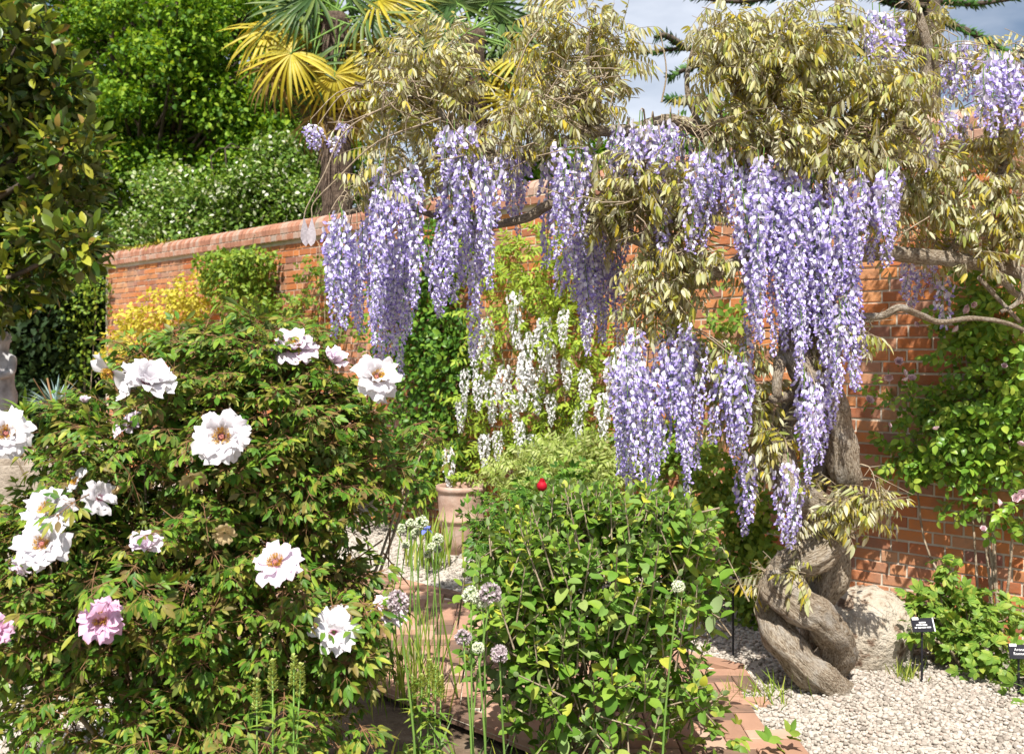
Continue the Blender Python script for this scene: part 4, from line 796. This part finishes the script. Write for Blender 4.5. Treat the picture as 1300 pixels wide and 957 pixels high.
def plant_label(px, py, Y, ang, lines, label, w=.115, h=.07, foot=0.0):
    t = at(px, py, Y); base = np.array([t[0], t[1], foot]); root = thing("plant_label", label, "label", base)
    obj("stake", mesh("stake", box(-.005, .005, .004, .009, 0, t[2] - foot + .01).x(np.array([[1, 0, 0, base[0]], [0, 1, 0, base[1]], [0, 0, 1, base[2]], [0, 0, 0, 1]])), M['black'], False), root)
    A = np.eye(4); ca, sa = math.cos(ang), math.sin(ang); tl = math.radians(25); R = np.array([[ca, -sa, 0], [sa, ca, 0], [0, 0, 1]]) @ np.array([[1, 0, 0], [0, math.cos(tl), math.sin(tl)], [0, -math.sin(tl), math.cos(tl)]]); A[:3, :3] = R; A[:3, 3] = t
    obj("plate", mesh("plate", box(-w / 2, w / 2, -.0025, .0025, -h / 2, h / 2).x(A), M['black'], False), root)
    obj("price_sticker", mesh("price_sticker", box(-w / 2 + .006, -w / 2 + .04, -.0042, -.0028, h / 2 - .009, h / 2 + .004).x(A), M['print'], False), root)
    obj("edge", mesh("edge", box(w / 2, w / 2 + .006, -.004, .004, -h / 2, h / 2).x(A), M['print'], False), root)
    for txt, z, sz, x0 in lines:
        if not isinstance(txt, str):                     # print too small to read: one bar for each word
            obj("print_line", mesh("print_line", join([box(a, b, -.0042, -.0028, z - sz * .3, z + sz * .3).x(A) for a, b in txt]), M['print'], False), root); continue
        cu = bpy.data.curves.new("lettering", 'FONT'); cu.body = txt; cu.size = sz; cu.align_x = 'CENTER'; cu.align_y = 'CENTER'; tmp = bpy.data.objects.new("lettering", cu); COL.link(tmp)
        dg = bpy.context.evaluated_depsgraph_get(); me = bpy.data.meshes.new_from_object(tmp.evaluated_get(dg)); bpy.data.objects.remove(tmp)
        me.materials.clear(); me.materials.append(M['print']); B = np.eye(4); B[:3, 0] = R[:, 0]; B[:3, 1] = R[:, 2]; B[:3, 2] = -R[:, 1]; B[:3, 3] = t + R @ np.array([x0, -.004, z]); obj("lettering", me, root, B)
plant_label(1171, 793, 5.15, .12, [([(-.018, .018)], .012, .010, 0), ([(-.036, -.006), (-.002, .024)], 0, .010, 0), ([(-.046, -.036), (-.030, -.010), (-.006, .014), (.019, .042)], -.013, .010, 0)], "black plant label with three printed lines on stake beside the boulder")
plant_label(1294, 827, 4.95, -.05, [("Arona", .010, .019, 0), ("Romney", -.010, .019, 0)], "black plant label with two printed lines on stake before lobed leaf shrub", .10, .068)
plant_label(931, 738, 5.6, .5, [([(-.02, .022)], .010, .010, 0), ([(-.018, .008)], -.004, .010, 0)], "small black plant label on a stake under dense green box shrub", .085, .055)
def build_statue():
    Y = 9.2; b = at(2, 600, Y)
    root = thing("statue", "grey carved stone figure with draped body standing among dark foliage", "statue", b)
    sk = [(0, 532, 0, .16), (0, 500, 0, .15), (2, 478, -.02, .115), (3, 458, -.03, .125), (4, 446, -.03, .06), (6, 432, -.05, .085), (8, 420, -.04, .075), (18, 456, -.04, .05), (22, 473, -.10, .04), (8, 478, -.2, .035), (-14, 458, 0, .05), (-18, 478, -.08, .04), (-6, 490, -.2, .034)]
    eds = [(0, 1), (1, 2), (2, 3), (3, 4), (4, 5), (5, 6), (3, 7), (7, 8), (8, 9), (3, 10), (10, 11), (11, 12)]
    me = bpy.data.meshes.new("figure"); me.from_pydata([tuple(at(a, q, Y) + [0, d, 0]) for a, q, d, r in sk], eds, []); o = obj("figure", me, root)
    s = o.modifiers.new("skin", 'SKIN')
    for v, k in zip(me.skin_vertices[0].data if me.skin_vertices else [], sk): v.radius = (k[3], k[3])
    if not me.skin_vertices:
        bpy.context.view_layer.objects.active = o
    for i, v in enumerate(o.data.skin_vertices[0].data): v.radius = (sk[i][3], sk[i][3] * .9); v.use_root = i == 0
    o.modifiers.new("sub", 'SUBSURF').levels = 3; o.modifiers["sub"].render_levels = 3
    dg = bpy.context.evaluated_depsgraph_get(); em = bpy.data.meshes.new_from_object(o.evaluated_get(dg)); o.modifiers.clear(); o.data = em
    V = np.zeros(len(em.vertices) * 3); em.vertices.foreach_get('co', V); V = V.reshape(-1, 3); c = at(0, 480, Y)
    # folds of the drapery below the waist, curls on the head
    z = (V[:, 2] - at(0, 490, Y)[2]); ang = np.arctan2(V[:, 1] - c[1], V[:, 0] - c[0]); low = np.clip(-z / .08, 0, 1)
    V[:, :2] += (V[:, :2] - c[:2]) * (low * .14 * np.sin(ang * 7 + V[:, 2] * 22))[:, None]
    hd = np.clip((V[:, 2] - at(0, 436, Y)[2]) / .04, 0, 1); V += nz(V - at(6, 430, Y)) * (hd * .016 * np.sin(V[:, 0] * 90) * np.sin(V[:, 1] * 90) * np.sin(V[:, 2] * 90 + 1))[:, None] * 2
    em.vertices.foreach_set('co', V.ravel()); em.update(); em.materials.append(M['statue'])
    for p in em.polygons: p.use_smooth = True
    obj("pedestal", mesh("pedestal", lathe([(.16, at(0, 531, Y)[2]), (.22, at(0, 532, Y)[2]), (.22, at(0, 536, Y)[2]), (.17, at(0, 540, Y)[2]), (.17, .12), (.25, .1), (.25, -.05)], 4, (b[0], Y, 0)).x(np.eye(4)), M['statue'], False), root)
    # curls of hair as a nose and brow would not be read at this size: a simple face ridge
build_statue()
def stone_trough():
    Y = 6.6; a = at(-60, 592, Y); b = at(66, 592, Y); z1 = a[2]; g = [box(a[0], b[0], Y, Y + .06, z1 - .28, z1), box(a[0], b[0], Y + .44, Y + .5, z1 - .28, z1), box(b[0] - .06, b[0] - .002, Y + .06, Y + .44, z1 - .279, z1 - .001), box(a[0], b[0] - .06, Y + .06, Y + .44, z1 - .27, z1 - .05)]
    for q in g:
        pass
    root = thing("stone_trough", "shallow weathered stone trough raised on a stone block", "trough", ((a[0] + b[0]) / 2, Y + .25, 0))
    obj("trough", mesh("trough", join(g), M['trough'], False), root); obj("block", mesh("block", box(a[0] + .1, b[0] - .1, Y + .08, Y + .42, -.05, z1 - .281), M['trough'], False), root)
stone_trough()
def stone_bowl():
    Y = 7.6; p = at(105, 575, Y); z = p[2]; root = thing("stone_bowl", "wide buff stone bowl on a short foot behind the trough", "urn", (p[0], Y, 0))
    prof = [(.20, -.05), (.20, .06), (.13, .10), (.10, z - .22), (.16, z - .17), (.27, z - .08), (.33, z - .005), (.36, z + .01), (.365, z + .035), (.34, z + .045), (.31, z + .02), (.001, z)]
    obj("bowl", mesh("bowl", lathe(prof, 36, (p[0], Y, 0)), M['trough']), root)
    ag = thing("agave", "small blue grey spiky rosette growing in the stone bowl", "agave", (p[0] - .2, Y, z)); c = at(72, 518, Y)
    ag2 = obj("stem", mesh("stem", tube([(p[0] - .2, Y, z - .02), c], [.03, .03], 6), M['twig']), ag); g = blade(.26, .022, .3, .4, .05, 4); n = 70; d = sphere_dirs(n); d[:, 2] = np.abs(d[:, 2]) * .8 + .05
    mm = mesh("leaf", g, M['agave'])
    for k in range(n): obj("leaf", mm, ag, frame(c, nz(d[k]), UP, U(.7, 1.1)))
    g2 = thing("strap_leaf_plant", "tuft of bright green strap leaves beside grey stone figure", "plant", at(32, 545, 8.3)); g = blade(.32, .035, .4, .3, .35, 5); mm = mesh("leaf", g, M['currant'])
    for k in range(30): obj("leaf", mm, g2, frame(at(32, 528, 8.3), nz([N(), N(), .9]), UP, U(.6, 1.1)))
    obj("stem", mesh("stem", tube([at(32, 528, 8.3), at(32, 560, 8.3) * [1, 1, 0] + [0, 0, .0]], [.02, .03], 6), M['twig']), g2)
stone_bowl()

# ------------------------------------------------------------------ alliums, grasses, small front plants
def allium(px, py, dia, Y, mat, label, group=None, name="allium"):
    c = at(px, py, Y); r = dia * .62 * Y / F; b = np.array([c[0] + N() * .05, Y + N() * .04, -.03]); root = thing(name, label, "allium", b, group)
    m = b * .5 + c * .5 + N(size=3) * [.015, .015, 0]
    obj("stem", mesh("stem", tube([b, m, c - [0, 0, r * .3]], [.0045, .004, .003], 6, sub=5), M['greenstem']), root)
    n = 110; d = sphere_dirs(n); k = d[:, 2] > -.75; d = d[k]; fl = join([blade(.35, .22, .5, .4, -.3, 3).x(frame((0, .65, 0), nz([math.cos(a), .8, math.sin(a)]), [0, 1, .1])) for a in np.arange(4) * 1.571] + [tube([(0, .05, 0), (0, .7, 0)], [.03, .03], 3, caps=False).mat(1)])
    obj("flower_head", mesh("flower_head", scatter(fl, frames(np.tile(c, (len(d), 1)), d, nz(N(size=d.shape)), r * U(.8, 1.1, len(d)))), [mat, M['greenstem']]), root)
for px, py, dm, Y in [(509, 671, 11, 5.0), (521, 664, 10, 5.05), (535, 663, 15, 4.95), (528, 676, 10, 5.0), (515, 692, 9, 5.1), (556, 684, 12, 4.9), (548, 694, 10, 5.0), (555, 697, 10, 4.95), (523, 682, 8, 5.1), (543, 704, 9, 5.05)]:
    allium(px, py, dm, Y, M['allw'], "pale cream allium head on tall green stem above brick path", "cream alliums above the path")
allium(505, 763, 24, 3.35, M['allm'], "faded mauve allium head standing alone in front of brick path")
for px, py, dm, Y, lb in [(622, 754, 24, 3.5, "tallest and largest faded mauve allium head against the sage bush"), (588, 809, 18, 3.45, "small faded mauve allium head over brick path at sage bush edge"), (634, 830, 19, 3.4, "lowest faded mauve allium head directly in front of sage leaves")]: allium(px, py, dm, Y, M['allm'], lb, "faded alliums by the sage bush")
for px, py, dm, Y, lb in [(598, 755, 19, 3.5, "larger greenish white allium head level with tallest mauve allium"), (613, 764, 15, 3.52, "small greenish white allium head tucked under tallest mauve allium"), (607, 822, 13, 3.4, "lowest greenish white allium bud between two small mauve alliums")]: allium(px, py, dm, Y, M['allw'], lb, "greenish allium buds by the sage bush")
allium(861, 744, 14, 3.5, M['allw'], "small green allium bud on paired stems in front of sage bush", None); 
def tuft(name, label, cat, px, Y, n, h, wd, mat, spread=.12, zz=0.0, lean_=.35, group=None):
    b = at(px, 800, Y); b[2] = zz; root = thing(name, label, cat, b, group); p = b + N(size=(n, 3)) * [spread * .4, spread * .4, 0]
    d = nz(UP + N(size=(n, 3)) * [lean_, lean_, .1]); Ms = frames(p, d, nz(N(size=(n, 3))), U(.6, 1.1, n)); leaves(root, [blade(h, wd, .3, .2, .12, 6), blade(h, wd, .3, .2, .3, 6)], split(Ms, 2), mat, min(60, n), 'leaf_blade', 'blades')
tuft("iris_clump", "upright clump of light green sword leaves in front of terracotta pot", "iris", 545, 7.9, 60, .5, .02, M['grass'], .28, 0, .12)
tuft("grass_tuft", "fresh green grass clump among allium stems by the path", "grass", 530, 4.9, 70, .55, .010, M['grass'], .30, -.03, .16)
tuft("dry_grass_tuft", "dry straw coloured grass tuft on gravel under the peony", "grass", 62, 3.9, 70, .22, .006, M['straw'], .22, 0, .5)
tuft("onion_leaf_clump", "floppy grey green allium leaves below the sage bush", "allium", 600, 3.85, 60, .34, .012, M['sage'], .35, -.03, .6)
tuft("sedge_tuft", "low tuft of narrow green leaves at the foot of boulder", "grass", 1148, 5.2, 50, .14, .007, M['grass'], .10, 0, .4)
tuft("edging_grass", "loose green grass blades at base of the pale boulder and trunk", "grass", 960, 4.9, 60, .16, .008, M['grass'], .22, 0, .5)
ir = thing("iris_flower", "single blue iris bloom rising beside the terracotta pot", "iris", at(537, 700, 7.5)); ip = mesh("petal", blade(.07, .05, .5, .3, .3, 5), M['blue']); c = at(541, 672, 7.5); b = c.copy(); b[2] = 0
for a in range(6): obj("petal", ip, ir, frame(c, nz([math.cos(a * 1.05), math.sin(a * 1.05), .7 if a % 2 else -.3]), UP, .9))
obj("stem", mesh("stem", tube([b, c], [.005, .004], 5), M['greenstem']), ir)
def spike(px, py, Y, h, label, group):
    t = at(px, py, Y); b = np.array([t[0] + N() * .02, Y, -.03]); root = thing("flower_spike", label, "flower spike", b, group); n = 150; k = U(0, 1, n); a = U(0, 6.28, n); r = .010 * (1 - k * .75)
    p = np.stack([t[0] + r * np.cos(a), Y + r * np.sin(a), t[2] - h * (1 - k)], 1); d = np.stack([np.cos(a), np.sin(a), np.full(n, .5)], 1)
    obj("stem", mesh("stem", tube([b, t], [.005, .002], 5), M['greenstem']), root); obj("florets", mesh("florets", scatter(blade(.010, .008, .5, .5, -.2, 3), frames(p, nz(d), UP, U(.7, 1.2, n))), M['lime']), root)
    q = np.tile(b + [0, 0, .05], (26, 1)); q[:, 2] = U(.02, max(.05, t[2] - h), 26); obj("leaves", mesh("leaves", scatter(blade(.09, .016, .4, .3, .3, 4), frames(q, nz(N(size=(26, 3)) * [1, 1, .2] + [0, 0, .4]), UP, U(.6, 1.1, 26))), M['currant']), root)
for px, py in ((346, 838), (373, 832), (382, 843), (326, 862)): spike(px, py, 3.05, .1, "short lime green flower spike at foot of the peony bush", "lime spikes under the peony")
for px, py in ((545, 838), (553, 846), (536, 856), (523, 858), (560, 858)): spike(px, py, 3.5, .08, "short lime green flower spike between allium stems", "lime spikes between the alliums")
# low leafy growth along the front of the bed
gp, go = [], []
for px, Y, n in ((470, 3.4, 70), (540, 3.7, 90), (600, 3.6, 90), (680, 3.5, 110), (780, 3.6, 110), (860, 3.7, 90), (920, 4.2, 50), (20, 3.3, 40), (240, 3.1, 60)):
    c = at(px, 800, Y); c[2] = .07; p, o = blob(c, (.26, .2, .13), n, .6, px, zmin=.0); gp.append(p); go.append(o)
gp, go = np.concatenate(gp), np.concatenate(go)
o = obj("ground_cover", mesh("ground_cover", scatter(join([blade(.07, .03, .4, .3, .2, 4), blade(.06, .028, .4, .3, .2, 4).x(frame((0, 0, 0), nz([1, .6, .2]), UP)), blade(.06, .028, .4, .3, .2, 4).x(frame((0, 0, 0), nz([-1, .6, .2]), UP))]), frames(gp, lean(go, .2, .7, .5), lean(go, .8, .4, .3), U(.6, 1.2, len(gp)))), M['currant']), None, None, 'stuff')
tag(o, "low leafy ground cover along the front of the bed", "ground cover")
# a few shoots of wisteria blue fallen in the peony: a small pale blue sprig
# ------------------------------------------------------------------ trees beyond the wall
def tree(name, label, px, Y, h, clumps, mat, leaf, seed, rad=.22, n_per=420, crad=1.0, barkm='darkbark', group=None):
    b = at(px, 447, Y); b[2] = -.1; root = thing(name, label, "tree", b, group); r = np.random.default_rng(seed); top = b + np.array([r.normal() * .4, 0, h * .8])
    tp = [b, b * .6 + top * .4 + r.normal(size=3) * .15, top]
    obj("trunk", mesh("trunk", tube(tp, [rad, rad * .7, rad * .25], 12, .1, 3, True, 8, seed), M[barkm]), root); pos, out, lb = [], [], []
    for i, (x, y, dy, s) in enumerate(clumps):
        c = at(x, y, Y + dy); p, o = blob(c, np.array([1, 1, .72]) * s * crad, int(n_per * s * s), .8, seed + i, amp=.5); pos.append(p); out.append(o)
        hd = math.hypot(c[0] - b[0], c[1] - b[1]); q = b + (top - b) * min(.97, max(.12, (c[2] - .55 * hd - .4) / (top[2] + .1))); lb.append(tube([q, (q + c) / 2 + r.normal(size=3) * .2 + [0, 0, .1], c], [rad * .28, rad * .14, rad * .04], 6, .1, 4, False, 4, i))
        for _ in range(2): lb.append(tube([q * .3 + c * .7 + r.normal(size=3) * .1, c + sphere_dirs(1)[0] * s * .8], [rad * .12, rad * .03], 4, caps=False))
    obj("limbs", mesh("limbs", join(lb), M[barkm]), root); pos, out = np.concatenate(pos), np.concatenate(out); n = len(pos)
    obj("crown", mesh("crown", scatter(leaf, frames(pos, nz(out * .4 + N(size=(n, 3)) * .7 - UP * .2), lean(out, .7, .5, .45), U(.7, 1.3, n))), M[mat]), root, None, 'stuff')
    return root
def spread(x0, x1, y0, y1, n, s0, s1, dy, seed):
    r = np.random.default_rng(seed); k = max(1, int(round(math.sqrt(n * (x1 - x0) / (y1 - y0))))); m = max(1, int(math.ceil(n / k)))
    return [(x0 + (x1 - x0) * (i + r.uniform(-.2, 1.2)) / k, y0 + (y1 - y0) * (j + r.uniform(-.2, 1.2)) / m, r.uniform(-dy, dy), r.uniform(s0, s1)) for i in range(k) for j in range(m)]
lf = blade(.10, .07, .45, .4, .2, 3)
tree("oak_tree", "tall bright green broadleaf tree behind the wall between magnolia and palm", 215, 19, 13, spread(105, 405, -60, 270, 125, .3, .75, 2.4, 3), 'oak', lf, 400, .3, 2100)
tree("oak_tree", "deep green broadleaf tree towering behind the glossy magnolia", 60, 22, 14, spread(-140, 150, -120, 330, 64, .6, 1.1, 2.4, 4), 'oak', blade(.12, .085, .45, .4, .2, 3), 430, .35, 1200)
tree("lime_tree", "light green tree partly hidden behind palm trunk and flowering shrub", 330, 24, 9, spread(230, 470, 130, 330, 44, .5, 1.0, 1.6, 5), 'oak2', blade(.14, .1, .45, .4, .2, 3), 460, .25, 1100)
tree("flowering_shrub", "creamy white flowering shrub rising behind the wall coping", 330, 15.5, 4.4, spread(190, 400, 230, 330, 30, .35, .6, .6, 6) + spread(320, 400, 180, 250, 12, .3, .5, .5, 7) + [(150, 320, .5, .5), (135, 300, .8, .5), (165, 300, .6, .5), (150, 345, .6, .4)], 'vari', blade(.075, .048, .45, .3, .2, 3), 490, .08, 3000)
tree("garden_tree", "rounded green tree glimpsed under wisteria boughs behind wall", 730, 14, 4.4, spread(640, 830, 205, 260, 16, .35, .6, .5, 8), 'oak', blade(.11, .08, .45, .3, .2, 3), 510, .09, 1700)
tree("garden_tree", "dark leafy tree behind wall at back of the dense wisteria canopy", 1100, 12.5, 4.6, spread(880, 1330, 170, 260, 26, .4, .7, .6, 9), 'oak', blade(.12, .08, .45, .3, .2, 3), 530, .1, 1300)
tree("shade_yew", "near black yew added as deep shade behind the grey stone figure", 20, 15.5, 6, spread(-60, 120, 280, 560, 44, .5, .9, .5, 10), 'yew', blade(.14, .07, .4, .3, .2, 3), 550, .2, 1700)  # dark mass added to fill the deep shade below the magnolia
def build_magnolia():
    Y = 9.0; b = at(-120, 447, Y); b[2] = -.05; root = thing("magnolia_tree", "evergreen magnolia with large glossy leaves rising beside the stone figure", "tree", b)
    top = at(-10, 20, Y); obj("trunk", mesh("trunk", tube([b, (b + top) / 2 + [.2, 0, 0], top], [.13, .09, .03], 12, .1, 4, True, 8), M['darkbark']), root)
    pos, out, lb = [], [], []
    cl = [(20, 60, .42), (70, 110, .36), (35, 150, .42), (90, 190, .30), (30, 230, .42), (85, 250, .32), (60, 300, .36), (5, 300, .4), (100, 310, .24), (40, 350, .3), (-30, 120, .5), (-40, 260, .5), (75, 160, .3), (105, 230, .2), (-20, 370, .4), (20, 10, .3)]
    for i, (x, y, s) in enumerate(cl):
        c = at(x, y, Y + N() * .25); p, o = blob(c, np.array([1, 1, .85]) * s, int(2000 * s * s) + 60, .55, 600 + i, amp=.4); pos.append(p); out.append(o)
        t = (c[2]) / top[2] * .85; q = b + (top - b) * min(t, .95); lb.append(tube([q, (q + c) / 2 + [0, 0, -.05], c], [.035, .025, .01], 6, .1, 5, False, 4))
    obj("limbs", mesh("limbs", join(lb), M['darkbark']), root); pos, out = np.concatenate(pos), np.concatenate(out)
    P_ = [blade(.15 * s, .066 * s, .5, .3, c, 5) for s, c in ((1, .15), (.85, .3), (1.1, .05))]
    d = nz(out * .7 + N(size=out.shape) * .5 + UP * .1); leaves(root, P_, split(frames(pos, d, lean(out, .7, .4, .4), U(.75, 1.2, len(pos))), 3), M['magnolia'], 300)
build_magnolia()
# ------------------------------------------------------------------ palms
def fan(seed, n=36, R=.80, spread_=2.5):
    r = np.random.default_rng(seed); gs = []
    for a in np.linspace(-spread_, spread_, n):
        L = R * r.uniform(.88, 1.05) * (1 - .12 * abs(a) / spread_); dr = r.uniform(.15, .85)
        g = blade(L, .042, .45, .55, dr, 5); gs.append(g.x(frame((0, 0, 0), nz([math.sin(a), math.cos(a), .12 * abs(a)]), UP)))
    gs.append(tube([(0, -.75, .10), (0, -.35, .06), (0, .03, 0)], [.014, .011, .008], 5, caps=False).mat(1)); return join(gs)
FM = [fan(i) for i in range(3)]
fmesh = {k: [mesh("frond", g, [M[k], M['greenstem']]) for g in FM] for k in ('palm', 'palmg', 'palmd')}
def palm(px, Y, crown, label, fr, seed):
    b = at(px, 447, Y); b[2] = -.05; c = at(*crown, Y); root = thing("fan_palm", label, "palm", b)
    obj("trunk", mesh("trunk", tube([b, (b + c) / 2 + [.05, 0, 0], c], [.15, .19, .17], 18, .10, 14, True, 30, seed), M['palmfibre']), root)
    hg = []
    for k in range(500):
        t = U(.35, 1.0); p = b + (c - b) * t; a = U(0, 6.28); q = p + np.array([math.cos(a), math.sin(a), 0]) * .18; hg.append((q, nz([math.cos(a) * .3, math.sin(a) * .3, -1]), [math.cos(a), math.sin(a), 0]))
    obj("fibre", mesh("fibre", scatter(blade(.24, .02, .3, .3, -.1, 4), frames(np.array([h[0] for h in hg]), np.array([h[1] for h in hg]), np.array([h[2] for h in hg]), U(.5, 1.2, len(hg)))), M['palmfibre']), root, None, 'stuff')
    for x, y, ax, ay, kind, s in fr:                     # blade base at x, y; pointing towards ax, ay (pixels)
        p = at(x, y, Y + U(-.5, .3)); d = nz(at(x + ax, y + ay, Y) - at(x, y, Y)); d = nz(d + np.array([0, -.25, 0])); o = obj("frond", fmesh[kind][rng.integers(3)], root, frame(p, d, nz(np.array([N() * .15, -.75, .6])), s))
        obj("leaf_stalk", mesh("leaf_stalk", tube([p, (p + c) / 2 + [0, 0, .1], c], [.012, .015, .02], 5, sub=4), M['greenstem']), root)
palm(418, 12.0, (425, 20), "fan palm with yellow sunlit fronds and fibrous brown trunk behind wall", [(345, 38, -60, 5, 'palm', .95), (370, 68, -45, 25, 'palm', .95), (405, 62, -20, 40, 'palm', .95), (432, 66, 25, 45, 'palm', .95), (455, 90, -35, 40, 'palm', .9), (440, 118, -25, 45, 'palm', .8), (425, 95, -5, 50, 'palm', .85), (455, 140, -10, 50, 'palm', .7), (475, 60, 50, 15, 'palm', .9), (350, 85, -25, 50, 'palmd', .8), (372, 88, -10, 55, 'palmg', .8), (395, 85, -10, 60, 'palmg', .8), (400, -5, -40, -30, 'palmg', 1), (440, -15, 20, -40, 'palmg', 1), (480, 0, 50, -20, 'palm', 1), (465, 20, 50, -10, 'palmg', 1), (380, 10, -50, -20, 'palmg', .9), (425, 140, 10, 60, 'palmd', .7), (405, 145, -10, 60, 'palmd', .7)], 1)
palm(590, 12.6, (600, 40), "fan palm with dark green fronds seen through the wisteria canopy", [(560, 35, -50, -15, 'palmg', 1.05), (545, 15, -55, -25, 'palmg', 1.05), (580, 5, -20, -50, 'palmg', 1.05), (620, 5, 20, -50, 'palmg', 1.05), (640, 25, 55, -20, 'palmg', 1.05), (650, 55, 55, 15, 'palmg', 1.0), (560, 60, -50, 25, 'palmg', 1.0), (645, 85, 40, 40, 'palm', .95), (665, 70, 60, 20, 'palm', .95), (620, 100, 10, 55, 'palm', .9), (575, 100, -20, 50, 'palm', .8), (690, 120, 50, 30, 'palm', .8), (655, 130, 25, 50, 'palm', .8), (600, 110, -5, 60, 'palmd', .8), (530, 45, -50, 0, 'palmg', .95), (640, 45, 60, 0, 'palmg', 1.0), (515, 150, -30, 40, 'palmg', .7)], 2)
# ------------------------------------------------------------------ monkey puzzle
def monkey():
    Y = 12.8; b = at(1180, 447, Y); b[2] = 0; t = at(1180, -90, Y); root = thing("monkey_puzzle_tree", "monkey puzzle tree with spiky green branches against sky above wisteria", "tree", b)
    obj("trunk", mesh("trunk", tube([b, t], [.16, .12], 12, .06, 6, True, 10), M['darkbark']), root); g = blade(.10, .045, .3, .3, -.12, 3)
    for pts in ([(1180, 20), (1050, 40), (930, 70), (870, 62), (815, 68)], [(1180, 0), (1040, -10), (940, 2), (870, -5)], [(1180, 40), (1000, 90), (880, 130), (845, 125)], [(1180, 10), (1130, 5), (1100, -20)], [(1180, 20), (1240, 45), (1285, 70), (1310, 75)], [(1180, 0), (1240, 5), (1310, -6)], [(870, 62), (845, 45), (830, 48)], [(930, 70), (880, 85), (850, 98)], [(1180, 60), (1240, 90), (1310, 110)], [(1180, 50), (1110, 70), (1080, 60)]):
        p = np.array([at(x, y, Y + N() * .15) for x, y in pts]); br = tube(p, np.linspace(.05, .022, len(p)), 6, .1, 8, True, 5); L = [];
        for a, q in zip(p[:-1], p[1:]):
            k = int(np.linalg.norm(q - a) * 130)
            for _ in range(k): L.append((a + (q - a) * U(), nz(q - a)))
        P0 = np.array([l[0] for l in L]); ax = np.array([l[1] for l in L]); rd = nz(np.cross(ax, sphere_dirs(len(L)))); o = obj("branch", mesh("branch", br, M['darkbark']), root); obj("needles", mesh("needles", scatter(g, frames(P0 + rd * .015, nz(rd + ax * .55), ax, U(.7, 1.1, len(L)))), M['monkey']), o, None, 'stuff')
monkey()
